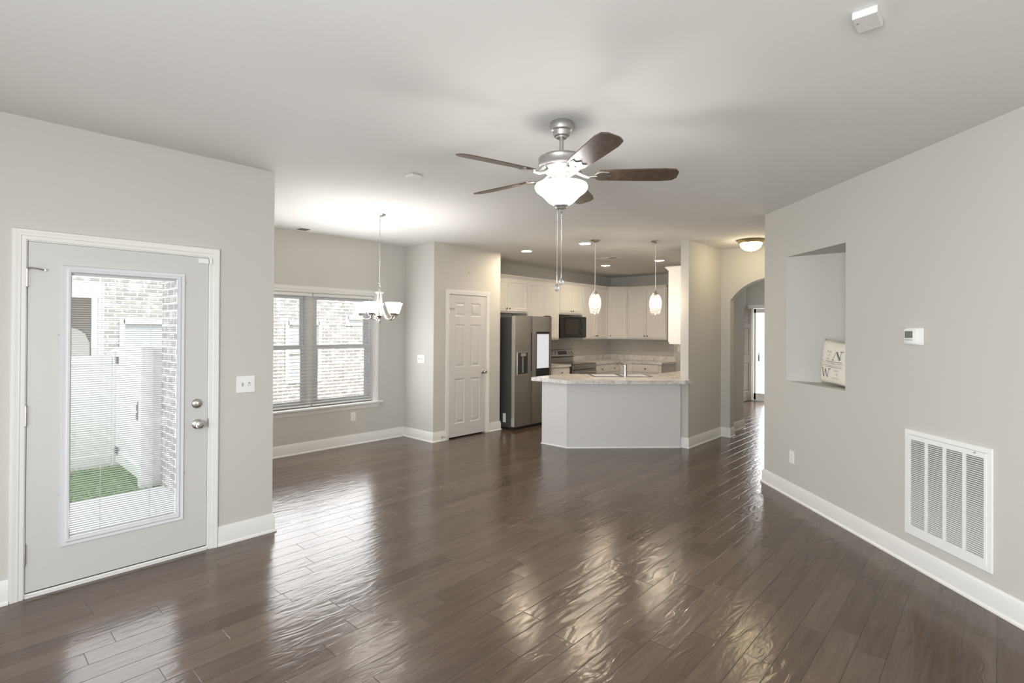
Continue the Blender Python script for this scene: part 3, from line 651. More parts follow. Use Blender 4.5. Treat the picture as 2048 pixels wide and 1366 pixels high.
# ------------------------------------------------------------------ pillow in the niche
def pillow():
    c = wp(4.335, 0.115); base = (c[0], c[1], NZ0)
    rot = math.radians(-7)
    def pt(u, v, w):                       # u right, v up (pillow plane, -1..1), w out
        a, h = 0.205, 0.195
        x, z = u*a, v*h
        x2 = x*math.cos(rot*0.35)-z*math.sin(rot*0.35); z2 = x*math.sin(rot*0.35)+z*math.cos(rot*0.35)
        lean = -(v+1)*0.012
        return xr @ Vector((-4.335+x2+0.02, -0.115+w+lean, NZ0+0.204+z2))
    N_ = 18; vs = []; fs = []
    def thick(u, v):
        e = (1-u**4)*(1-v**4); return 0.062*max(0, e)**0.55*(1+0.06*math.sin(7*u+3*v)*math.cos(5*v))
    def warp(u, v):
        return u*(1-0.07*(1-v*v)*abs(u)), v*(1-0.06*(1-u*u)*abs(v)-0.05*(v > 0)*math.exp(-((u-0.2)/0.5)**2))
    for side in (1, -1):
        for j in range(N_+1):
            for i in range(N_+1):
                u, v = -1+2*i/N_, -1+2*j/N_; uu, vv = warp(u, v); vs.append(pt(uu, vv, side*thick(u, v)))
    q = (N_+1)**2
    for s_ in (0, 1):
        for j in range(N_):
            for i in range(N_):
                a = s_*q+j*(N_+1)+i; fs.append((a, a+1, a+N_+2, a+N_+1))
    b = MB().add(vs, fs)
    P = b.build('pillow', LINEN, None, True, base=base, angle=180)
    bm = bmesh.new(); bm.from_mesh(P.data); bmesh.ops.remove_doubles(bm, verts=bm.verts, dist=0.0004); bmesh.ops.recalc_face_normals(bm, faces=bm.faces); bm.to_mesh(P.data); bm.free()
    tag(P, 'cream pillow printed with N and W lettering standing in the wall niche', 'pillow')
    k = MB()
    def stroke(pts2, w):                   # flat ink strokes hugging the cover
        for (u0, v0), (u1, v1) in zip(pts2, pts2[1:]):
            n_ = 5; d = Vector((u1-u0, v1-v0)); d = d.normalized() if d.length else d; px_, pv_ = -d.y*w/2, d.x*w/2
            vv = []; ff = []
            for i in range(n_+1):
                t = i/n_
                for s_ in (1, -1):
                    u, v = u0+(u1-u0)*t+s_*px_, v0+(v1-v0)*t+s_*pv_; vv.append(pt(*warp(u, v), thick(u, v)+0.0012))
            for i in range(n_): ff.append((2*i, 2*i+1, 2*i+3, 2*i+2))
            k.add(vv, ff)
    # N (upper) and W (lower), serif, with the double stroke of the print
    stroke([(0.06, 0.14), (0.20, 0.54)], 0.022); stroke([(-0.02, 0.14), (0.14, 0.14)], 0.03)
    stroke([(0.22, 0.53), (0.44, 0.14)], 0.030); stroke([(0.27, 0.55), (0.50, 0.17)], 0.060); stroke([(0.47, 0.14), (0.56, 0.54)], 0.022); stroke([(0.48, 0.54), (0.66, 0.54)], 0.03)
    stroke([(-0.62, -0.27), (-0.52, -0.66)], 0.055); stroke([(-0.51, -0.66), (-0.38, -0.28)], 0.022); stroke([(-0.38, -0.28), (-0.27, -0.66)], 0.055); stroke([(-0.26, -0.66), (-0.12, -0.27)], 0.022)
    stroke([(-0.70, -0.27), (-0.54, -0.27)], 0.03); stroke([(-0.20, -0.27), (-0.04, -0.27)], 0.03)
    stroke([(-0.66, 0.06), (0.86, 0.06)], 0.022); stroke([(-0.66, -0.18), (0.86, -0.18)], 0.018)
    k.build('printed_letters', INK, P)
    GREY = mat('pillow_ink_faded', (0.38, 0.37, 0.35), 0.8)
    rr = random.Random(3)
    def scribble(u0, u1, v, h):
        u = u0
        while u < u1:
            stroke([(u, v-h/2), (u+0.018, v+h/2)], 0.014)
            if rr.random() < 0.6: stroke([(u, v+(h/2 if rr.random() < 0.5 else -h/2)), (u+0.04, v+(h/2 if rr.random() < 0.5 else -h/2))], 0.012)
            u += 0.05
    for name_, rows in (('printed_numerals', [(-0.34, -0.12, 0.50), (-0.24, -0.16, 0.34), (-0.40, -0.18, 0.18)]), ('printed_numerals', [(0.16, 0.46, -0.32), (0.30, 0.40, -0.49), (0.10, 0.42, -0.66)])):
        for u0, u1, v in rows:
            k = MB(); scribble(u0, u1, v, 0.085); k.build(name_, GREY, P)
    for u0, u1, v, h in ((-0.60, 0.70, -0.015, 0.06), (-0.62, 0.60, -0.115, 0.045)):
        k = MB(); scribble(u0, u1, v, h); k.build('printed_line', GREY, P)
pillow()

# ------------------------------------------------------------------ ceiling things
def ceil_box(name, x0, x1, y0, y1, t, label, cat):
    o = empty(name, ((x0+x1)/2, (y0+y1)/2, H)); tag(o, label, cat)
    b = MB(); b.bbox(x0, x1, y0, y1, H-t, H, 0.004); b.build('housing', mat('alarm_grey_white', (0.70, 0.70, 0.69), 0.5), o)
    b = MB(); b.lathe(((x0+x1)/2-0.02, y1-0.012, H-t), [(0.004, 0.001), (0.004, -0.002), (0.0001, -0.0025)], 8); b.build('sensor_window', NICKD, o); return o
ceil_box('motion_sensor', 2.296, 2.421, 0.323, 0.404, 0.028, 'white square sensor box on the near ceiling at upper right', 'sensor')
ceil_box('smoke_alarm', 2.420, 2.520, 3.310, 3.395, 0.020, 'small white alarm box on the ceiling between fan and chandelier', 'alarm')
def ceil_vent(x0, x1, y0, y1, label):
    o = tag(empty('ceiling_vent', ((x0+x1)/2, (y0+y1)/2, H)), label, 'ceiling vent', 'ceiling vents')
    b = MB(); t = 0.008; f = 0.022
    b.box(x0, x1, y0, y0+f, H-t, H); b.box(x0, x1, y1-f, y1, H-t, H); b.box(x0, x0+f, y0+f, y1-f, H-t, H); b.box(x1-f, x1, y0+f, y1-f, H-t, H); b.build('frame', TRIM, o)
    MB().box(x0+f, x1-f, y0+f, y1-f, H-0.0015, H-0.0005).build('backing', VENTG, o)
    b = MB(); long_x = (x1-x0) > (y1-y0); n = 11; lo, hi = (x0+f, x1-f) if long_x else (y0+f, y1-f); mid = (lo+hi)/2
    for k in range(n):
        c = lo+(hi-lo)*(k+0.5)/n; d = 0.009 if c < mid else -0.009
        if long_x: b.add([(c-d, y0+f, H-0.008), (c-d, y1-f, H-0.008), (c+d, y1-f, H-0.002), (c+d, y0+f, H-0.002), (c-d, y0+f, H-0.007), (c-d, y1-f, H-0.007), (c+d, y1-f, H-0.001), (c+d, y0+f, H-0.001)], [(0,3,2,1),(4,5,6,7),(0,1,5,4),(1,2,6,5),(2,3,7,6),(3,0,4,7)])
        else: b.add([(x0+f, c-d, H-0.008), (x1-f, c-d, H-0.008), (x1-f, c+d, H-0.002), (x0+f, c+d, H-0.002), (x0+f, c-d, H-0.007), (x1-f, c-d, H-0.007), (x1-f, c+d, H-0.001), (x0+f, c+d, H-0.001)], [(0,3,2,1),(4,5,6,7),(0,1,5,4),(1,2,6,5),(2,3,7,6),(3,0,4,7)])
    b.build('louvers', TRIM, o)
ceil_vent(2.83, 3.17, 6.05, 6.26, 'white ceiling vent close to the wall above the nook window')
ceil_vent(7.36, 7.55, 4.58, 4.95, 'white ceiling vent over the kitchen among the recessed lights')
# recessed lights
def recessed():
    pos = [((5.983, 5.274), 'recessed light nearest the pantry corner, leftmost of the kitchen four'), ((5.987, 4.201), 'recessed light close beside the left pendant, nearest of the kitchen four'),
           ((8.270, 5.341), 'recessed light farthest back, just past the kitchen ceiling vent'), ((8.265, 4.255), 'recessed light right behind the right pendant cord')]
    x, y = pos[0][0]
    o = tag(empty('recessed_light', (x, y, H)), 'round lit '+pos[0][1], 'recessed light', 'kitchen recessed lights')
    MB().lathe((x, y, H), [(0.074, -0.003), (0.078, -0.006), (0.094, -0.004), (0.096, -0.0005), (0.0755, -0.0005)], 36, cap=False).build('trim_ring', TRIM, o, True)
    MB().lathe((x, y, H), [(0.0001, -0.003), (0.0745, -0.003), (0.0745, -0.0015), (0.0001, -0.0015)], 32, cap=False).build('lens', RECW, o)
    for (a, c), l in pos[1:]: dup(o, (a, c, H), 'round lit '+l)
recessed()

# ceiling fan
def fan():
    X, Y = 2.403, 1.854
    o = tag(empty('ceiling_fan', (X, Y, H)), 'five-blade ceiling fan with dark wood blades and a lit white bowl', 'ceiling fan')
    c = (X, Y, 0)
    MB().lathe(c, [(0.062, H), (0.066, H-0.006), (0.067, H-0.030), (0.062, H-0.046), (0.052, H-0.052), (0.050, H-0.056), (0.050, H-0.068), (0.044, H-0.080), (0.036, H-0.084), (0.0001, H-0.084)], 40, cap=False).build('canopy', NICKD, o, True)
    b = MB(); b.cyl(c, 0.0125, 2.545, H-0.08, 16); b.lathe(c, [(0.024, 2.545), (0.024, 2.560), (0.018, 2.572), (0.0125, 2.578)], 20); b.lathe(c, [(0.030, H-0.092), (0.034, H-0.084), (0.0125, H-0.080)], 20)
    for a in range(3): b.cyl((X+0.026*math.cos(a*2.1), Y+0.026*math.sin(a*2.1), 2.566), 0.004, -0.004, 0.004, 8)
    b.build('downrod', NICKD, o, True)
    MB().lathe(c, [(0.020, 2.552), (0.090, 2.550), (0.120, 2.546), (0.131, 2.540), (0.134, 2.534), (0.131, 2.528), (0.131, 2.496), (0.135, 2.490), (0.130, 2.484), (0.110, 2.480), (0.020, 2.478)], 56).build('motor_housing', NICKD, o, True)
    mh = MB().lathe(c, [(0.128, 2.486), (0.122, 2.472), (0.096, 2.458), (0.070, 2.452), (0.020, 2.450)], 56, cap=False)
    vr = mh.build('vent_ring', NICKD, o, True)
    b = MB()
    for k in range(36):
        a = 2*PI*k/36; d = Vector((math.cos(a), math.sin(a), 0)); t = Vector((-d.y, d.x, 0))
        p0 = Vector(c)+d*0.090+Vector((0, 0, 2.4555)); p1 = Vector(c)+d*0.119+Vector((0, 0, 2.470))
        b.add([p0-t*0.0036, p0+t*0.0036, p1+t*0.0048, p1-t*0.0048], [(0, 1, 2, 3)])
        b.add([p0-t*0.0036-Vector((0, 0, .001)), p0+t*0.0036-Vector((0, 0, .001)), p1+t*0.0048-Vector((0, 0, .001)), p1-t*0.0048-Vector((0, 0, .001))], [(0, 1, 2, 3)])
    b.build('vent_slots', SLOT, vr)
    MB().lathe(c, [(0.062, 2.452), (0.062, 2.440), (0.045, 2.436), (0.045, 2.400), (0.062, 2.394), (0.062, 2.386), (0.0001, 2.386)], 36, cap=False).build('light_fitter', NICKD, o, True)
    BZ = 2.452
    for k, deg in enumerate((165.5, 93.5, 22.5, -50.5, -121.0)):
        a = math.radians(deg); d = Vector((math.cos(a), math.sin(a), 0)); t = Vector((-d.y, d.x, 0)); pit = math.radians(-13)
        bl = MB(); out = [(0.215, -0.052), (0.30, -0.058), (0.45, -0.064), (0.580, -0.067), (0.640, -0.058), (0.662, -0.030), (0.662, 0.030), (0.640, 0.058), (0.580, 0.067), (0.45, 0.064), (0.30, 0.058), (0.215, 0.052)]
        def P(r, s_, z): return Vector(c)+d*r+t*(s_*math.cos(pit))+Vector((0, 0, BZ-0.012+s_*math.sin(pit)+z))
        n = len(out); vs = [P(r, s_, -0.003) for r, s_ in out]+[P(r, s_, 0.003) for r, s_ in out]
        bl.add(vs, [tuple(range(n)), tuple(range(n, 2*n))]+[(i, (i+1) % n, n+(i+1) % n, n+i) for i in range(n)])
        bb = bl.build('blade', BLADE, o)
        ir = MB()     # curved iron with a leaf-shaped pad
        ir.tube([Vector(c)+d*0.085+Vector((0, 0, 2.462)), Vector(c)+d*0.12+Vector((0, 0, 2.444)), Vector(c)+d*0.155+Vector((0, 0, 2.430)), P(0.205, 0, -0.006)], [0.013, 0.011, 0.010, 0.009], 10)
        pad = [(0.190, -0.012), (0.205, -0.036), (0.232, -0.046), (0.272, -0.040), (0.255, -0.022), (0.268, -0.010), (0.288, 0.0), (0.268, 0.010), (0.255, 0.022), (0.272, 0.040), (0.232, 0.046), (0.205, 0.036), (0.190, 0.012)]
        n = len(pad); vs = [P(r, s_, -0.009) for r, s_ in pad]+[P(r, s_, -0.0035) for r, s_ in pad]
        tri = tessellate_polygon([[Vector((r, s_, 0)) for r, s_ in pad]])
        ir.add(vs, [tuple(q) for q in tri]+[tuple(n+i for i in q) for q in tri]+[(i, (i+1) % n, n+(i+1) % n, n+i) for i in range(n)])
        ir.build('blade_iron', NICKEL, o, True, angle=40)
    MB().lathe(c, [(0.136, 2.390), (0.147, 2.386), (0.1515, 2.376), (0.1515, 2.366), (0.145, 2.352), (0.128, 2.338), (0.109, 2.324), (0.095, 2.310), (0.079, 2.292), (0.059, 2.277), (0.038, 2.268),
                   (0.036, 2.271), (0.057, 2.280), (0.076, 2.295), (0.092, 2.313), (0.106, 2.327), (0.125, 2.341), (0.141, 2.354), (0.148, 2.367), (0.148, 2.374), (0.143, 2.383)], 56, cap=False).build('glass_bowl', LAMPW, o, True)
    MB().lathe(c, [(0.036, 2.274), (0.042, 2.269), (0.042, 2.262), (0.034, 2.256), (0.030, 2.248), (0.012, 2.243), (0.009, 2.238), (0.010, 2.230), (0.006, 2.224), (0.0001, 2.223)], 32, cap=False).build('finial', NICKD, o, True)
    FOB = mat('crystal_fob', (0.9, 0.9, 0.9), 0.03, trans=0.85)
    for off, zb in ((-0.022, 1.820), (0.002, 1.855)):
        p = Vector(c)+R*off; p.z = 0
        ch = MB(); z = 2.246
        ch.tube([(p.x, p.y, 2.246), (p.x, p.y, zb)], 0.0013, 6)
        while z > zb: ch.sphere((p.x, p.y, z), 0.0019, 4); z -= 0.012
        ch.lathe((p.x, p.y, 2.20), [(0.0015, 0), (0.0035, 0.004), (0.0035, 0.010), (0.0015, 0.014)], 8)
        q = ch.build('pull_chain', CHROME, o, True)
        MB().lathe((p.x, p.y, zb-0.034), [(0.0001, -0.013), (0.008, -0.011), (0.0135, -0.004), (0.0155, 0.004), (0.013, 0.014), (0.007, 0.024), (0.003, 0.032), (0.0025, 0.036)], 14, cap=False).build('crystal_fob', FOB, q, True)
    light('fan_lamp', 'POINT', (X, Y, 2.355), 9, (1.0, 0.97, 0.92), 0.03)
fan()

# chandelier
def chandelier():
    X, Y = 3.080, 4.760; c = (X, Y, 0)
    o = tag(empty('chandelier', (X, Y, H)), 'five-light nickel chandelier with frosted glass shades on a chain before the window', 'chandelier')
    MB().lathe(c, [(0.061, H), (0.062, H-0.005), (0.050, H-0.014), (0.028, H-0.022), (0.010, H-0.026), (0.008, H-0.036), (0.0001, H-0.036)], 36, cap=False).build('canopy', NICKEL, o, True)
    b = MB(); z = H-0.045; k = 0
    while z > 1.985:
        a = (k % 2)*PI/2; pts = []
        for i in range(12):
            t = 2*PI*i/12; pts.append((X+0.0075*math.cos(t)*math.cos(a), Y+0.0075*math.cos(t)*math.sin(a), z+0.016*math.sin(t)))
        b.tube(pts, 0.0017, 5, True); z -= 0.0255; k += 1
    b.tube([(X+0.004*math.sin(t*0.9), Y+0.004*math.cos(t*0.9), H-0.04-t*0.037) for t in range(21)], 0.0014, 5)
    b.build('chain', NICKEL, o, True)
    b = MB(); b.tube([(X+0.014*math.cos(t/12*2*PI), Y, 1.985+0.016*math.sin(t/12*2*PI)) for t in range(12)], 0.003, 6, True)
    b.lathe(c, [(0.006, 1.968), (0.012, 1.960), (0.018, 1.942), (0.024, 1.936), (0.040, 1.934), (0.042, 1.928), (0.038, 1.922), (0.0001, 1.922)], 32, cap=False); b.build('top_cap', NICKEL, o, True)
    b = MB()       # fluted column
    n = 48; vs = []; fs = []
    for z in (1.923, 1.690):
        for i in range(n): rr = 0.029+0.0022*math.cos(i*PI*2/4); vs.append((X+rr*math.cos(2*PI*i/n), Y+rr*math.sin(2*PI*i/n), z))
    b.add(vs, [(i, (i+1) % n, n+(i+1) % n, n+i) for i in range(n)]+[tuple(range(n)), tuple(range(n, 2*n))])
    b.build('column', NICKEL, o, True)
    MB().lathe(c, [(0.030, 1.692), (0.036, 1.686), (0.030, 1.678), (0.016, 1.668), (0.010, 1.650), (0.014, 1.638), (0.010, 1.622), (0.005, 1.610), (0.0001, 1.606)], 28, cap=False).build('finial', NICKEL, o, True)
    a0 = math.atan2(R.y, R.x)
    for k in range(5):
        a = a0+math.radians(187+72*k); d = Vector((math.cos(a), math.sin(a), 0)); q = Vector(c)+d*0.185
        pts = [(0.028, 1.800), (0.038, 1.760), (0.058, 1.705), (0.085, 1.668), (0.115, 1.650), (0.150, 1.650), (0.175, 1.664), (0.185, 1.684)]
        MB().tube([Vector(c)+d*r+Vector((0, 0, z)) for r, z in pts], 0.0075, 10).build('arm', NICKEL, o, True)
        MB().lathe(q, [(0.012, 1.680), (0.024, 1.684), (0.026, 1.696), (0.038, 1.706), (0.040, 1.714), (0.0001, 1.714)], 24).build('socket_cup', NICKEL, o, True)
        pr = [(0.036, 1.708), (0.044, 1.722), (0.054, 1.752), (0.066, 1.790), (0.077, 1.818), (0.079, 1.822), (0.074, 1.819), (0.062, 1.790), (0.050, 1.752), (0.040, 1.724), (0.032, 1.712)]
        MB().lathe(q, pr, 32, cap=False).build('glass_shade', SHADEW, o, True)
        light('chandelier_lamp', 'POINT', (q.x, q.y, 1.775), 2.3, (1.0, 0.97, 0.93), 0.025)
chandelier()

# crystal pendants
def pendants():
    X, Y = 5.862, 3.948; c = (X, Y, 0)
    o = tag(empty('pendant_light', (X, Y, H)), 'left crystal pendant light over the breakfast bar', 'pendant light', 'crystal pendants over the bar')
    MB().lathe(c, [(0.060, H), (0.062, H-0.005), (0.054, H-0.012), (0.030, H-0.022), (0.010, H-0.027), (0.006, H-0.036), (0.0001, H-0.036)], 32, cap=False).build('canopy', NICKEL, o, True)
    MB().cyl(c, 0.0045, 2.07, H-0.03, 8).build('cord', mat('clear_cord', (0.80, 0.79, 0.76), 0.35), o, True)
    MB().lathe(c, [(0.0055, 2.090), (0.010, 2.080), (0.016, 2.070), (0.030, 2.056), (0.044, 2.036), (0.046, 2.028), (0.0001, 2.028)], 28, cap=False).build('cap', NICKEL, o, True)
    prof = [(2.030, 0.044), (2.00, 0.062), (1.97, 0.073), (1.935, 0.0795), (1.90, 0.080), (1.865, 0.077), (1.83, 0.070), (1.79, 0.060), (1.766, 0.054)]
    def rad(z):
        for (za, ra), (zb, rb) in zip(prof, prof[1:]):
            if zb <= z <= za: return ra+(rb-ra)*(za-z)/(za-zb)
        return prof[-1][1]
    b = MB(); z = 2.026; row = 0
    oc = [(1,0,0),(-1,0,0),(0,1,0),(0,-1,0),(0,0,1),(0,0,-1)]; of = [(0,2,4),(2,1,4),(1,3,4),(3,0,4),(2,0,5),(1,2,5),(3,1,5),(0,3,5)]
    while z > 1.764:
        rr = rad(z); n = max(10, int(2*PI*rr/0.0165))
        for i in range(n):
            a = 2*PI*(i+0.5*(row % 2))/n; p = Vector((X+rr*math.cos(a), Y+rr*math.sin(a), z)); d = Vector((math.cos(a), math.sin(a), 0)); t = Vector((-d.y, d.x, 0))
            b.add([p+d*(q[0]*0.0055)+t*(q[1]*0.0070)+Vector((0, 0, q[2]*0.0064)) for q in oc], of)
        z -= 0.0138; row += 1
    b.build('bead_shade', CRYSTAL, o)
    for z in (2.026, 1.764):
        rr = rad(z); MB().tube([(X+rr*math.cos(2*PI*i/28), Y+rr*math.sin(2*PI*i/28), z) for i in range(28)], 0.002, 5, True).build('shade_ring', CHROME, o, True)
    MB().sphere((X, Y, 1.950), 0.019, 8, 1.3).build('bulb', BULB, o, True)
    dup(o, (6.438, 3.371, H), 'right crystal pendant light over the breakfast bar')
    for x, y in ((X, Y), (6.438, 3.371)): light('pendant_lamp', 'POINT', (x, y, 1.90), 3, (1.0, 0.90, 0.76), 0.02)
pendants()
# hall flush light
def hall_light():
    X, Y = 7.167, 2.386; c = (X, Y, 0)
    o = tag(empty('flush_light', (X, Y, H)), 'brass rimmed flush ceiling light with lit glass dome before the arch', 'ceiling light')
    MB().lathe(c, [(0.155, H), (0.170, H-0.004), (0.174, H-0.012), (0.166, H-0.022), (0.158, H-0.026), (0.150, H-0.044), (0.138, H-0.048), (0.130, H-0.044), (0.0001, H-0.040)], 48, cap=False).build('rim', BRASS, o, True)
    MB().lathe(c, [(0.136, H-0.046), (0.134, H-0.062), (0.120, H-0.092), (0.095, H-0.118), (0.060, H-0.135), (0.025, H-0.142), (0.0001, H-0.143)], 44, cap=False).build('glass_dome', HALLW, o, True)
    MB().lathe(c, [(0.010, H-0.141), (0.012, H-0.147), (0.007, H-0.153), (0.0001, H-0.155)], 16, cap=False).build('finial', BRASS, o, True)
    light('hall_lamp', 'POINT', (X, Y, H-0.22), 1.4, (1.0, 0.88, 0.68), 0.08)
hall_light()

# ------------------------------------------------------------------ kitchen
YC = 6.19                                   # face of the wall cabinets on the back wall
xb = frame((0, YC, 0), (1, 0, 0), (0, -1, 0))
def cab_door(xf, x0, x1, z0, z1, parent, kx=None, kz=None, name='door', flat=False):
    R_ = [(x0, x1, z0, z1, 0.012), (x0+0.004, x1-0.004, z0+0.004, z1-0.004, 0.019)]
    if not flat:
        for ins, y in ((0.052, 0.019), (0.056, 0.014), (0.062, 0.012), (0.066, 0.010)): R_.append((x0+ins, x1-ins, z0+ins, z1-ins, y))
    d = MB(xf).rings(R_, 0.0).build(name, CABW, parent)
    if kx is not None: MB(xf).lathe((kx, 0, kz), [(0.008, 0.018), (0.006, 0.026), (0.013, 0.034), (0.015, 0.040), (0.011, 0.046), (0.0001, 0.047)], 14, 'y').build('knob', KNOBM, d, True)
    return d
CROWN = [(0, 0), (0.008, 0.0), (0.012, 0.010), (0.030, 0.030), (0.040, 0.042), (0.046, 0.046), (0.046, 0.056), (0, 0.056)]
ZB, ZT = 1.362, 2.432
def upper(x0, x1, z0, label, doors, kz=None, kn=True):
    o = tag(empty('wall_cabinet', ((x0+x1)/2, YC+0.16, z0)), label, 'cabinet', 'white wall cabinets')
    MB().box(x0+0.001, x1-0.001, YC, YK-0.001, z0, ZT).build('body', CABW, o)
    n = len(doors); mid = (x0+x1)/2; zk = z0+0.07
    for i, (a, c) in enumerate(doors):
        k = None
        if kn: k = (c-0.03) if (n == 2 and i == 0) else (a+0.03)
        cab_door(xb, a, c, z0+0.022, ZT-0.016, o, k, zk)
    return o
upper(5.850, 7.055, 1.842, 'white two-door wall cabinet above the refrigerator', [(5.99, 6.522), (6.530, 7.035)])
upper(7.055, 7.965, ZB, 'tall white two-door wall cabinet between refrigerator and microwave', [(7.075, 7.505), (7.513, 7.950)])
upper(7.970, 8.745, 1.850, 'short white two-door wall cabinet above the microwave', [(7.990, 8.352), (8.360, 8.728)])
upper(8.750, 9.690, ZB, 'tall white two-door wall cabinet right of the microwave', [(8.770, 9.212), (9.220, 9.660)])
XF = XK-0.33
o = tag(empty('corner_cabinet', (10.1, 6.3, ZB)), 'white diagonal corner wall cabinet with a single door', 'cabinet', 'white wall cabinets')
cp = [(9.692, YC), (XF, 5.890), (XK-0.001, 5.890), (XK-0.001, YK-0.001), (9.692, YK-0.001)]
MB().prism(cp, ZB, ZT).build('body', CABW, o)
dv = Vector((XF-9.692, 5.890-YC, 0)); wd = dv.length; xdg = frame((9.692, YC, 0), dv, (-1 if True else 0, dv.x/dv.y if False else -1.0267, 0))
nrm = Vector((dv.y, -dv.x, 0)); xdg = frame((9.692, YC, 0), dv, nrm)
cab_door(xdg, 0.020, wd-0.020, ZB+0.022, ZT-0.016, o, 0.05, ZB+0.07)
xkf = frame((XF, 0, 0), (0, -1, 0), (-1, 0, 0))
o = tag(empty('wall_cabinet', (XF+0.16, 5.43, ZB)), 'white two-door wall cabinet on the right kitchen wall behind the right pendant', 'cabinet', 'white wall cabinets')
MB().box(XF, XK-0.001, 4.985, 5.888, ZB, ZT).build('body', CABW, o)
cab_door(xkf, -5.870, -5.440, ZB+0.022, ZT-0.016, o, -5.470, ZB+0.07); cab_door(xkf, -5.432, -5.000, ZB+0.022, ZT-0.016, o, -5.402, ZB+0.07)
tag(MB().sweep([(5.850, YC), (9.692, YC), (XF, 5.890), (XF, 4.985)], [(a, ZT+z) for a, z in CROWN], -1).build('crown_molding', CABW, None, True, base=(7.8, YC, ZT), angle=30), 'white crown molding along the tops of the kitchen wall cabinets', 'molding')
# end cabinet on the kitchen side of the wing wall
o = tag(empty('wall_cabinet', (7.6, 3.29, 1.36)), 'white wall cabinet end panel beside the wing wall, closest to the bar', 'cabinet', 'white wall cabinets')
EX = 7.0
b = MB(); b.box(EX, 8.595, 3.116, 3.448, 1.358, 2.412); b.box(EX-0.006, EX, 3.116, 3.440, 1.362, 2.400); b.build('body', CABW, o)
b = MB(); b.box(EX+0.01, 7.78, 3.449, 3.468, 1.385, 2.395); b.box(7.785, 8.58, 3.449, 3.468, 1.385, 2.395); b.build('door', CABW, o)
MB().sweep([(EX, 3.116), (EX, 3.448), (8.595, 3.448)], [(a, 2.395+z*1.1) for a, z in CROWN], 1).build('crown', CABW, o, True, angle=30)

# base cabinets and counters
ZC = 0.905
def base_cab(name, x0, x1, y0, y1, label, xf, fr, kind='drawer'):
    o = tag(empty(name, ((x0+x1)/2, (y0+y1)/2, 0)), label, 'cabinet', 'white base cabinets')
    MB().box(x0, x1, y0, y1, 0.10, ZC-0.04).build('body', CABW, o)
    MB().box(x0+0.03, x1-0.03, y0+0.03, y1-0.0, 0.0, 0.10).build('toe_kick', CABW, o)
    for a, c in fr:
        cab_door(xf, a, c, 0.690, ZC-0.058, o, (a+c)/2, 0.765, 'drawer', True)
        cab_door(xf, a, c, 0.125, 0.675, o, c-0.03, 0.62)
    return o
xbb = frame((0, 5.92, 0), (1, 0, 0), (0, -1, 0)); xrb = frame((9.73, 0, 0), (0, -1, 0), (-1, 0, 0))
base_cab('base_cabinet', 6.90, 7.955, 5.92, YK-0.001, 'white base cabinet between refrigerator and range', xbb, [(6.92, 7.42), (7.43, 7.94)])
base_cab('base_cabinet', 8.765, 9.729, 5.92, YK-0.001, 'white base cabinet right of the range, running into the corner', xbb, [(8.785, 9.27), (9.28, 9.70)])
o = base_cab('base_cabinet', 9.73, XK-0.001, 4.96, YK-0.001, 'white base cabinet along the right kitchen wall behind the faucet', xrb, [(-5.90, -5.60), (-5.58, -5.02)])
tag(MB().box(6.885, 7.965, 5.885, YK-0.021, ZC-0.038, ZC).build('countertop', STONE, None, base=(7.4, 6.2, ZC)), 'short marbled countertop between the refrigerator and range', 'countertop', 'marbled countertops')
tag(MB().prism([(8.755, 5.885), (9.70, 5.885), (9.70, 4.93), (XK-0.021, 4.93), (XK-0.021, YK-0.021), (8.755, YK-0.021)], ZC-0.038, ZC).build('countertop', STONE, None, base=(9.6, 6.2, ZC)), 'marbled L-shaped countertop in the far kitchen corner', 'countertop', 'marbled countertops')
b = MB(); b.box(6.885, 7.965, YK-0.020, YK-0.0005, ZC-0.03, 1.006); b.box(8.755, XK-0.020, YK-0.020, YK-0.0005, ZC-0.03, 1.006); b.box(XK-0.020, XK-0.0005, 4.93, YK-0.0005, ZC-0.03, 1.006)
struct(b.build('trim_counter_upstand', STONE))

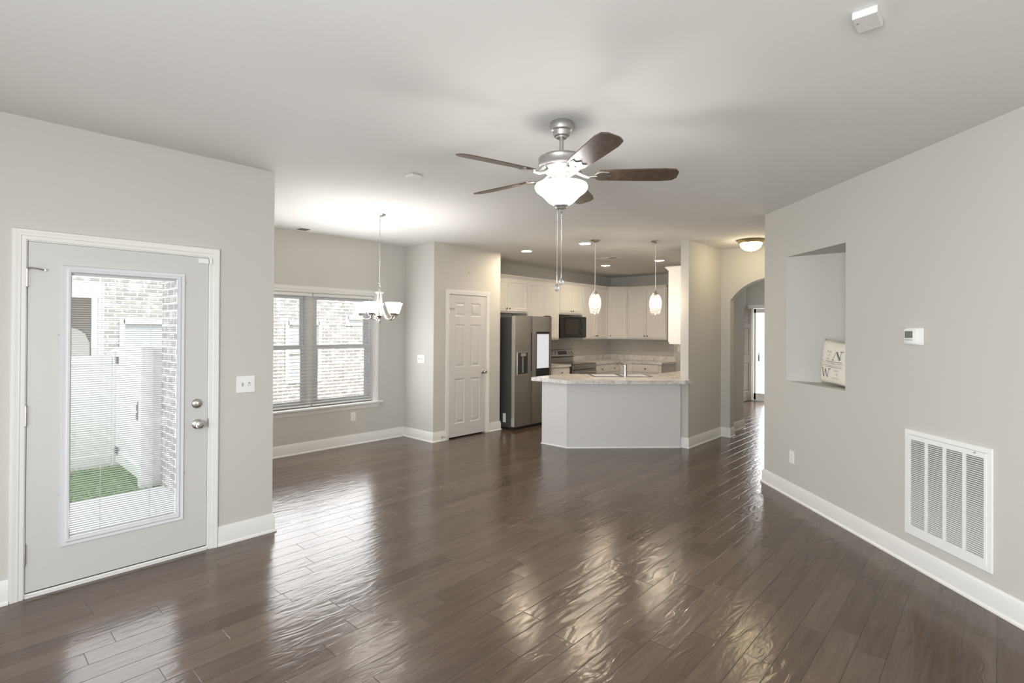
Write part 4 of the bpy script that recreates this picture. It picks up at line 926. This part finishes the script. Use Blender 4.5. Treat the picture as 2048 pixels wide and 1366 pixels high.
# refrigerator
def fridge():
    X0, X1, YF, HT = 5.935, 6.838, 5.450, 1.768
    o = tag(empty('refrigerator', ((X0+X1)/2, 5.95, 0)), 'dark stainless side-by-side refrigerator with touch screen beside the pantry wall', 'refrigerator')
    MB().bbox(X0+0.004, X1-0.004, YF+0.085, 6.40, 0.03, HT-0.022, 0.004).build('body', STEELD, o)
    b = MB(); b.box(X0+0.03, X1-0.03, YF+0.07, 6.30, 0.0, 0.035); b.build('base_grille', DARKPL, o)
    xs = 6.342; xf = frame((0, YF, 0), (1, 0, 0), (0, -1, 0))
    def door(a, c, arch):
        # slightly bowed front
        n = 10; poly = [(a, YF+0.075), (a, YF+0.012)]+[(a+(c-a)*i/n, YF+0.012-0.012*math.sin(PI*min(1, max(0, i/n)))**0.5 if 0 < i < n else YF+0.012) for i in range(1, n)]+[(c, YF+0.012), (c, YF+0.075)]
        return MB().prism(poly, 0.050, HT)
    d1 = door(X0, xs-0.004, 0).build('freezer_door', STEEL, o, True, angle=50)
    d2 = door(xs+0.004, X1, 0).build('fridge_door', STEEL, o, True, angle=50)
    MB().box(X0-0.0015, X0, YF+0.014, YF+0.074, 0.055, HT-0.006).build('edge_trim', STEELL, d1)
    MB().box(xs+0.0025, xs+0.0045, YF+0.010, YF+0.070, 0.055, HT-0.006).build('edge_trim', STEELL, d2)
    MB(xf).box(xs-0.028, xs-0.006, -0.010, -0.0055, 0.90, 1.50).build('pocket_handle', DARKPL, d1)
    b = MB(xf); b.box(5.985, 6.236, -0.006, 0.004, 0.853, 0.860); b.box(5.985, 6.236, -0.006, 0.004, 1.193, 1.200); b.box(5.985, 5.992, -0.006, 0.004, 0.860, 1.193); b.box(6.229, 6.236, -0.006, 0.004, 0.860, 1.193); b.build('dispenser_frame', STEELL, d1)
    ds = MB(xf).box(5.992, 6.229, -0.003, 0.0008, 0.860, 1.193).build('dispenser', DARKPL, d1)
    b = MB(xf); b.bbox(6.055, 6.165, 0.0005, 0.022, 1.135, 1.185, 0.006); b.build('dispenser_spout', STEELL, d1); MB(xf).bbox(6.098, 6.118, 0.0005, 0.012, 0.875, 1.140, 0.004).build('dispenser_paddle', STEELL, d1)
    MB(xf).box(6.432, 6.768, -0.008, 0.0015, 0.800, 1.520).build('display_bezel', BLACKG, d2)
    MB(xf).box(6.448, 6.752, 0.0015, 0.0025, 0.930, 1.480).build('touch_screen', SCREEN, d2)
    MB().box(X0-0.0005, X0+0.0035, 5.645, 5.705, 0.105, 0.245).build('energy_sticker', PLATE, o)
    b = MB(); b.bbox(X0+0.02, X0+0.10, YF+0.02, YF+0.10, HT-0.004, HT+0.016, 0.004); b.bbox(X1-0.10, X1-0.02, YF+0.02, YF+0.10, HT-0.004, HT+0.016, 0.004); b.build('hinge_cover', DARKPL, o)
fridge()
# microwave
def microwave():
    x0, x1, z0, z1, yf = 7.978, 8.738, 1.396, 1.815, 6.085
    o = tag(empty('microwave', (8.36, 6.3, z0)), 'black over-the-range microwave with curved handle beneath the short cabinet', 'microwave'); xf = frame((0, yf, 0), (1, 0, 0), (0, -1, 0))
    MB().bbox(x0, x1, yf+0.03, YK-0.01, z0, z1, 0.004).build('body', DARKPL, o)
    dr = MB(xf).bbox(x0+0.002, x1-0.150, -0.030, 0.0, z0+0.012, z1-0.006, 0.006).build('door', BLACKG, o)
    MB(xf).box(x0+0.07, x1-0.225, 0.0, 0.001, z0+0.07, z1-0.06).build('window', mat('smoked_window', (0.035, 0.033, 0.03), 0.2), dr)
    MB(xf).bbox(x1-0.147, x1-0.002, -0.030, -0.001, z0+0.012, z1-0.006, 0.005).build('control_panel', BLACKG, o)
    hx = x1-0.185
    MB(xf).tube([(hx, 0.0, z0+0.065), (hx, 0.022, z0+0.085), (hx, 0.042, z0+0.15), (hx, 0.048, (z0+z1)/2), (hx, 0.042, z1-0.12), (hx, 0.022, z1-0.065), (hx, 0.0, z1-0.045)], 0.011, 12).build('handle', DARKPL, dr, True)
    MB(xf).box(x0+0.02, x1-0.02, -0.028, -0.004, z0, z0+0.012).build('vent_strip', STEELD, o)
microwave()
# range
def rangestove():
    x0, x1, yf = 7.983, 8.740, 5.845
    o = tag(empty('range', (8.36, 6.15, 0)), 'stainless electric range with black glass cooktop under the microwave', 'range'); xf = frame((0, yf, 0), (1, 0, 0), (0, -1, 0))
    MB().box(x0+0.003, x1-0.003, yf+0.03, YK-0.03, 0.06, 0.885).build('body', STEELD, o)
    MB().bbox(x0, x1, yf+0.004, YK-0.10, 0.885, 0.908, 0.004).build('cooktop', BLACKG, o)
    MB(xf).bbox(x0, x1, -0.035, 0.0, 0.800, 0.898, 0.006).build('front_band', STEEL, o)
    dr = MB(xf).bbox(x0, x1, -0.040, -0.002, 0.22, 0.790, 0.006).build('oven_door', STEEL, o)
    b = MB(xf); b.tube([(x0+0.05, 0.045, 0.745), (x1-0.05, 0.045, 0.745)], 0.011, 12); b.box(x0+0.07, x0+0.09, -0.002, 0.045, 0.738, 0.752); b.box(x1-0.09, x1-0.07, -0.002, 0.045, 0.738, 0.752); b.build('oven_handle', STEELL, dr, True)
    MB(xf).box(x0+0.09, x1-0.09, -0.002, 0.0005, 0.36, 0.66).build('oven_window', BLACKG, dr)
    MB(xf).bbox(x0, x1, -0.035, -0.002, 0.06, 0.21, 0.006).build('storage_drawer', STEEL, o)
    b = MB(); b.box(x0+0.03, x1-0.03, yf+0.06, YK-0.1, 0.0, 0.06); b.build('plinth', DARKPL, o)
    yb = 6.415; bgd = MB().prism([(0, 0)]*0 or [(x0, yb), (x1, yb), (x1, YK-0.025), (x0, YK-0.025)], 0.908, 1.005).build('back_riser', STEEL, o)
    vs = []
    for x in (x0-0.004, x1+0.004): vs += [(x, yb-0.030, 1.020), (x, yb-0.034, 1.032), (x, yb+0.010, 1.150), (x, yb+0.020, 1.156), (x, YK-0.022, 1.156), (x, YK-0.022, 1.020)]
    n = 6; MB().add(vs, [(j, (j+1) % n, n+(j+1) % n, n+j) for j in range(n)]+[tuple(range(n)), tuple(range(n, 2*n))]).build('control_panel', STEEL, o)
    sl = Vector((0, 0.044, 0.118)).normalized(); nn = Vector((0, -sl.z, sl.y))
    pf = Matrix((Vector((1, 0, 0)), nn, sl)).transposed().to_4x4(); pf.translation = Vector((0, yb-0.034, 1.032))
    MB(pf).box(x0+0.235, x1-0.235, -0.001, 0.0015, 0.028, 0.105).build('display', BLACKG, o)
    for x in (x0+0.065, x0+0.155, x1-0.155, x1-0.065):
        MB(pf).lathe((x, 0, 0.066), [(0.026, 0), (0.026, 0.004), (0.021, 0.006), (0.019, 0.030), (0.0001, 0.031)], 20, 'y').build('knob', STEELL, o, True)
    MB().box(x0+0.01, x1-0.01, yb-0.028, YK-0.03, 1.004, 1.021).build('vent_gap', DARKPL, o)
rangestove()

# peninsula: base, bar top, sink, faucet
def peninsula():
    o = tag(empty('peninsula', (6.3, 4.0, 0)), 'white angled breakfast bar base with flat panels', 'kitchen island')
    body = [(5.560, 4.580), (5.560, 4.165), (6.622, 3.103), (6.640, 3.118), (8.58, 3.118), (8.58, 3.700), (7.10, 3.700), (6.22, 4.580)]
    sf = frame((6.485, 3.945, 0), (1, -1, 0), (1, 1, 0))   # sink frame: local x to the right along the bar, y into the kitchen
    cut = [sf @ Vector(p) for p in ((-0.392, -0.162, 0), (0.392, -0.162, 0), (0.392, 0.242, 0), (-0.392, 0.242, 0))]
    b = MB(); b.prism(body, 0.0, 0.690); b.prism(body, 0.690, 0.857, [[(p.x, p.y) for p in cut]]); b.build('carcass', CABW, o)
    b = MB(); b.box(5.546, 5.560, 4.160, 4.584, 0.0, 0.858); b.build('side_panel', PENW, o)
    xf = frame((5.560, 4.165, 0), (1, -1, 0), (-1, -1, 0)); L1 = (Vector((6.622, 3.103))-Vector((5.560, 4.165))).length
    MB(xf).box(0.0, L1, 0.0, 0.012, 0.0, 0.858).build('front_panel', PENW, o)
    b = MB(xf); b.box(0.006, 0.030, 0.012, 0.0145, 0.018, 0.858); b.build('corner_batten', PENW, o)
    MB().box(5.5445, 5.5475, 4.560, 4.590, 0.0, 0.858).build('corner_batten', PENW, o)
    sh = [(0, 0), (0.015, 0), (0.014, 0.006), (0.010, 0.011), (0.004, 0.014), (0, 0.015)]
    MB().sweep([(6.2, 4.584), (5.546, 4.584), (5.546, 4.159), (6.6135, 3.0945)], sh, -1).build('shoe_molding', TRIM, o, True)
    zt = ZC; th = 0.046
    def rc(p, a, b_, r, n=6):             # round a corner
        p, a, b_ = Vector(p), Vector(a), Vector(b_); u = (a-p).normalized(); v = (b_-p).normalized(); out = []
        for i in range(n+1):
            t = i/n; out.append(tuple((p+u*r)*(1-t)**2+p*2*t*(1-t)+(p+v*r)*t**2))
        return out
    A, B, C, D = (5.405, 4.690), (5.405, 4.045), (6.440, 3.010), (6.470, 2.968)
    E_, F_ = (6.700, 2.968), (6.700, 3.001)
    poly = rc(A, (6.2, 4.69), B, 0.05)+rc(B, A, C, 0.03)+[C, D]+rc(E_, D, F_, 0.012)+[F_, (6.648, 3.001), (6.648, 3.1165), (8.58, 3.1165), (8.58, 3.735), (7.115, 3.735)]+[(6.160, 4.690)]
    holes = []
    for x0, x1 in ((-0.385, -0.020), (0.020, 0.385)):
        h = [sf @ Vector(p) for p in ((x0, -0.155, 0), (x1, -0.155, 0), (x1, 0.235, 0), (x0, 0.235, 0))]; holes.append([(p.x, p.y) for p in h])
    top = MB().prism(poly, zt-th, zt, holes).build('countertop', STONE, None, base=(6.3, 4.0, zt-th))
    tag(top, 'marbled bar countertop wrapping the wing wall and holding the sink', 'countertop', 'marbled countertops')
    s_ = tag(empty('sink', sf @ Vector((0, 0.04, zt))), 'stainless double bowl sink set into the breakfast bar', 'sink')
    b = MB(sf); z1 = zt+0.006
    for q in ((-0.415, 0.415, -0.255, -0.150), (-0.415, 0.415, 0.230, 0.265), (-0.415, -0.380, -0.150, 0.230), (0.380, 0.415, -0.150, 0.230), (-0.025, 0.025, -0.150, 0.230)): b.box(*q, zt+0.0005, z1)
    b.build('rim', CHROME, s_)
    for x0, x1 in ((-0.383, -0.022), (0.022, 0.383)):
        b = MB(sf); y0, y1 = -0.153, 0.233; zb = zt-0.19
        P = [(x0, y0, z1-0.001), (x1, y0, z1-0.001), (x1, y1, z1-0.001), (x0, y1, z1-0.001)]; i_ = 0.03
        Q = [(x0+i_, y0+i_, zb), (x1-i_, y0+i_, zb), (x1-i_, y1-i_, zb), (x0+i_, y1-i_, zb)]
        b.add(P+Q, [(0, 1, 5, 4), (1, 2, 6, 5), (2, 3, 7, 6), (3, 0, 4, 7), (4, 5, 6, 7)]); b.build('bowl', SINKM, s_)
    f = tag(empty('faucet', sf @ Vector((0.03, -0.205, z1))), 'chrome single-lever faucet standing on the sink rim of the bar', 'faucet')
    fx, fy = 0.03, -0.205
    MB(sf).lathe((fx, fy, z1), [(0.034, 0.0), (0.034, 0.006), (0.027, 0.012), (0.024, 0.05), (0.0225, 0.12), (0.0225, 0.160), (0.020, 0.172), (0.012, 0.182), (0.0001, 0.184)], 28, cap=False).build('body', FAUC, f, True)
    MB(sf).tube([(fx, fy, z1+0.182), (fx-0.004, fy-0.002, z1+0.20), (fx-0.014, fy-0.010, z1+0.235), (fx-0.022, fy-0.016, z1+0.262)], [0.008, 0.006, 0.007, 0.004], 10).build('lever', FAUC, f, True)
    MB(sf).tube([(fx, fy+0.015, z1+0.13), (fx-0.02, fy+0.08, z1+0.165), (fx-0.045, fy+0.16, z1+0.175), (fx-0.06, fy+0.215, z1+0.160), (fx-0.065, fy+0.230, z1+0.135)], [0.014, 0.014, 0.014, 0.015, 0.017], 12).build('spout', FAUC, f, True)
peninsula()

# ------------------------------------------------------------------ outside
def tube_panel(b, xf, x0, x1, z0, z1): pass
def fence():
    FY = 7.940; FX = 1.452; ZG = -0.13; ZTp = 1.205
    o = tag(empty('vinyl_fence', (0, FY, ZG)), 'white vinyl privacy fence behind the lawn, seen through the back door', 'fence')
    b = MB(); x = -3.0
    while x < FX-0.06: b.box(x, min(x+0.148, FX-0.06), FY, FY+0.022, ZG+0.10, ZTp-0.06); x += 0.150
    b.build('panel', FENCE, o)
    for z0, z1 in ((ZG+0.02, ZG+0.14), (ZTp-0.10, ZTp)): MB().bbox(-3.0, FX-0.06, FY-0.012, FY+0.034, z0, z1, 0.005).build('rail', FENCE, o)
    ZL = -0.13
    for i, (px_, py_, ph) in enumerate(((FX, FY, 1.26), (FX, 6.62, 1.345))):
        p = MB().bbox(px_-0.055, px_+0.055, py_-0.055, py_+0.055, ZG-0.10, ph, 0.006).build('post', FENCE, o)
        MB().add([(px_-0.068, py_-0.068, ph), (px_+0.068, py_-0.068, ph), (px_+0.068, py_+0.068, ph), (px_-0.068, py_+0.068, ph), (px_, py_, ph+0.05)], [(0, 3, 2, 1), (0, 1, 4), (1, 2, 4), (2, 3, 4), (3, 0, 4)]).build('post_cap', FENCE, p)
    MB().box(FX+0.055, 1.5865, 6.605, 6.635, -0.12, 1.33).build('filler_panel', FENCE, o)
    g = tag(empty('fence_gate', (FX, 7.25, ZG)), 'white vinyl gate with arched top and dark latch at right of the lawn', 'gate')
    b = MB(); n = 9; y0, y1 = 6.70, 7.86
    for i in range(n):
        ya, yb_ = y0+(y1-y0)*i/n, y0+(y1-y0)*(i+1)/n-0.003; zt = 1.27+0.13*math.sin(PI*(i+0.5)/n)
        b.box(FX-0.011, FX+0.011, ya, yb_, ZG+0.09, zt)
    b.build('panel', FENCE, g)
    for z0, z1 in ((ZG+0.06, ZG+0.19), (1.10, 1.22)): MB().bbox(FX-0.028, FX+0.028, y0, y1, z0, z1, 0.005).build('rail', FENCE, g)
    for y in (y0, y1-0.09): MB().bbox(FX-0.030, FX+0.030, y, y+0.09, ZG+0.05, 1.27, 0.005).build('stile', FENCE, g)
    BLK = mat('black_hardware', (0.10, 0.10, 0.11), 0.5)
    b = MB(); b.bbox(FX-0.052, FX-0.030, 6.71, 6.79, 0.66, 0.72, 0.004); b.bbox(FX-0.052, FX-0.030, 6.73, 6.80, 0.56, 0.63, 0.004); b.box(FX-0.045, FX-0.031, 6.76, 6.772, 0.56, 0.76); b.build('latch', BLK, g)
    for z in (0.06, 1.14): MB().bbox(FX-0.045, FX-0.029, 7.74, 7.83, z-0.03, z+0.06, 0.004).build('hinge', BLK, g)
fence()
def lawn():
    o = MB(); rr = random.Random(5)
    o.box(-3.0, 1.587, 6.50, 7.93, -0.30, -0.140)
    for k in range(9000):
        x, y = rr.uniform(-0.2, 1.46), rr.uniform(6.46, 7.92); h = rr.uniform(0.02, 0.05); a = rr.uniform(0, PI); w = 0.004
        dx, dy = math.cos(a)*w, math.sin(a)*w; lx, ly = rr.uniform(-0.02, 0.02), rr.uniform(-0.02, 0.02)
        o.add([(x-dx, y-dy, -0.142), (x+dx, y+dy, -0.142), (x+lx, y+ly, -0.142+h)], [(0, 1, 2)])
    g = o.build('lawn_grass', GRASS); g['kind'] = 'stuff'; tag(g, 'patch of green lawn between the patio slab and white fence', 'grass')
lawn()
def neighbour():
    NY = 11.4
    o = tag(empty('neighbour_house', (5, NY, -0.3)), 'pale whitewashed brick house next door seen through the nook window and back door', 'house')
    def win(x0, x1, z0, z1, rail=None, blind=True):
        xf = frame((0, NY, 0), (1, 0, 0), (0, -1, 0)); f = 0.055
        b = MB(xf); b.box(x0-f, x0+0.02, -0.07, 0.02, z0-f, z1+f); b.box(x1-0.02, x1+f, -0.07, 0.02, z0-f, z1+f); b.box(x0, x1, -0.07, 0.02, z1-0.02, z1+f); b.box(x0, x1, -0.07, 0.025, z0-f, z0+0.02)
        if rail: b.box(x0, x1, -0.04, 0.01, rail-0.025, rail+0.025)
        w = b.build('window', OUTW, o)
        MB(xf).box(x0, x1, -0.045, -0.03, z0, z1).build('pane', NGLASS, w)
        if blind:
            b = MB(xf); z = z0+0.03
            while z < z1-0.02: b.box(x0+0.16*(x1-x0), x1-0.01, -0.029, -0.024, z, z+0.03); z += 0.045
            b.build('blind', NBLIND, w)
    wins = [(2.16, 2.92, 0.45, 1.635), (5.085, 5.80, 0.40, 1.650), (6.51, 7.40, 1.675, 1.79), (8.6, 9.4, 0.4, 1.65)]
    # wall with window openings: grid of boxes
    xs = sorted(set([1.88, 14.0]+[v for w in wins for v in w[:2]])); zs = sorted(set([-0.3, 5.0]+[v for w in wins for v in w[2:]]))
    b = MB()
    for i in range(len(xs)-1):
        for j in range(len(zs)-1):
            cx_, cz_ = (xs[i]+xs[i+1])/2, (zs[j]+zs[j+1])/2
            if not any(w[0] < cx_ < w[1] and w[2] < cz_ < w[3] for w in wins): b.box(xs[i], xs[i+1], NY, NY+0.2, zs[j], zs[j+1])
    b.box(-4.0, 1.88, NY, NY+0.2, 2.30, 5.0); b.build('brick_wall', BRICK, o)
    win(*wins[0], rail=1.05, blind=False); win(*wins[1], rail=1.02); win(*wins[2], blind=False); win(*wins[3], rail=1.02)
    b = MB(); b.bbox(1.80, 1.88, NY-0.04, NY+0.06, -0.3, 2.06, 0.005); b.build('porch_post', OUTW, o)
    MB().box(-4.0, 1.88, NY-0.04, NY+0.1, 2.05, 2.30).build('porch_beam', OUTW, o)
    MB().box(-4.0, 1.88, NY+1.1, NY+1.2, -0.3, 2.6).build('porch_wall', SIDING, o)
    b = MB(); pts = [(1.20, 0.2)]+[(1.20+0.65*i/10, 1.25+0.30*math.sin(PI*i/10)**0.5 if 0 < i < 10 else 1.25) for i in range(11)]+[(1.85, 0.2)]
    n = len(pts); vs = [(x, NY+1.06, z) for x, z in pts]+[(x, NY+1.1, z) for x, z in pts]
    b.add(vs, [tuple(range(n)), tuple(range(n, 2*n))]+[(i, (i+1) % n, n+(i+1) % n, n+i) for i in range(n)]); b.build('porch_door', OUTW, o)
    MB().add([(-4.3, NY-0.4, 4.9), (14.3, NY-0.4, 4.9), (14.3, NY+4, 7.2), (-4.3, NY+4, 7.2), (-4.3, NY-0.4, 5.05), (14.3, NY-0.4, 5.05), (14.3, NY+4, 7.35), (-4.3, NY+4, 7.35)], [(0,3,2,1),(4,5,6,7),(0,1,5,4),(1,2,6,5),(2,3,7,6),(3,0,4,7)]).build('roof', ROOFM, o)
neighbour()
boxes('street_pavement', [(12.36, 40, -10, 20, -0.30, -0.06)], DRIVE)
tag(MB().bbox(12.50, 12.95, 3.20, 3.985, -0.06, -0.045, 0.004).build('door_mat', MATD, None, base=(12.7, 3.6, -0.06)), 'grey doormat outside the open front door', 'doormat')
o = tag(empty('street_house', (30, 9, -0.1)), 'bright pale house across the street beyond the front door', 'house')
MB().box(30, 38, 2, 16, -0.1, 3.4).build('wall', OUTW, o)
MB().add([(29.5, 1.5, 3.4), (38.5, 1.5, 3.4), (38.5, 16.5, 3.4), (29.5, 16.5, 3.4), (34, 1.5, 6), (34, 16.5, 6)], [(0, 3, 2, 1), (0, 1, 4), (2, 3, 5), (0, 4, 5, 3), (1, 2, 5, 4)]).build('roof', mat('street_roof', (0.45, 0.43, 0.42), 0.9), o)
for y in (8.2, 10.4): MB().box(29.97, 30.0, y, y+1.0, 1.0, 2.3).build('window', NGLASS, o)
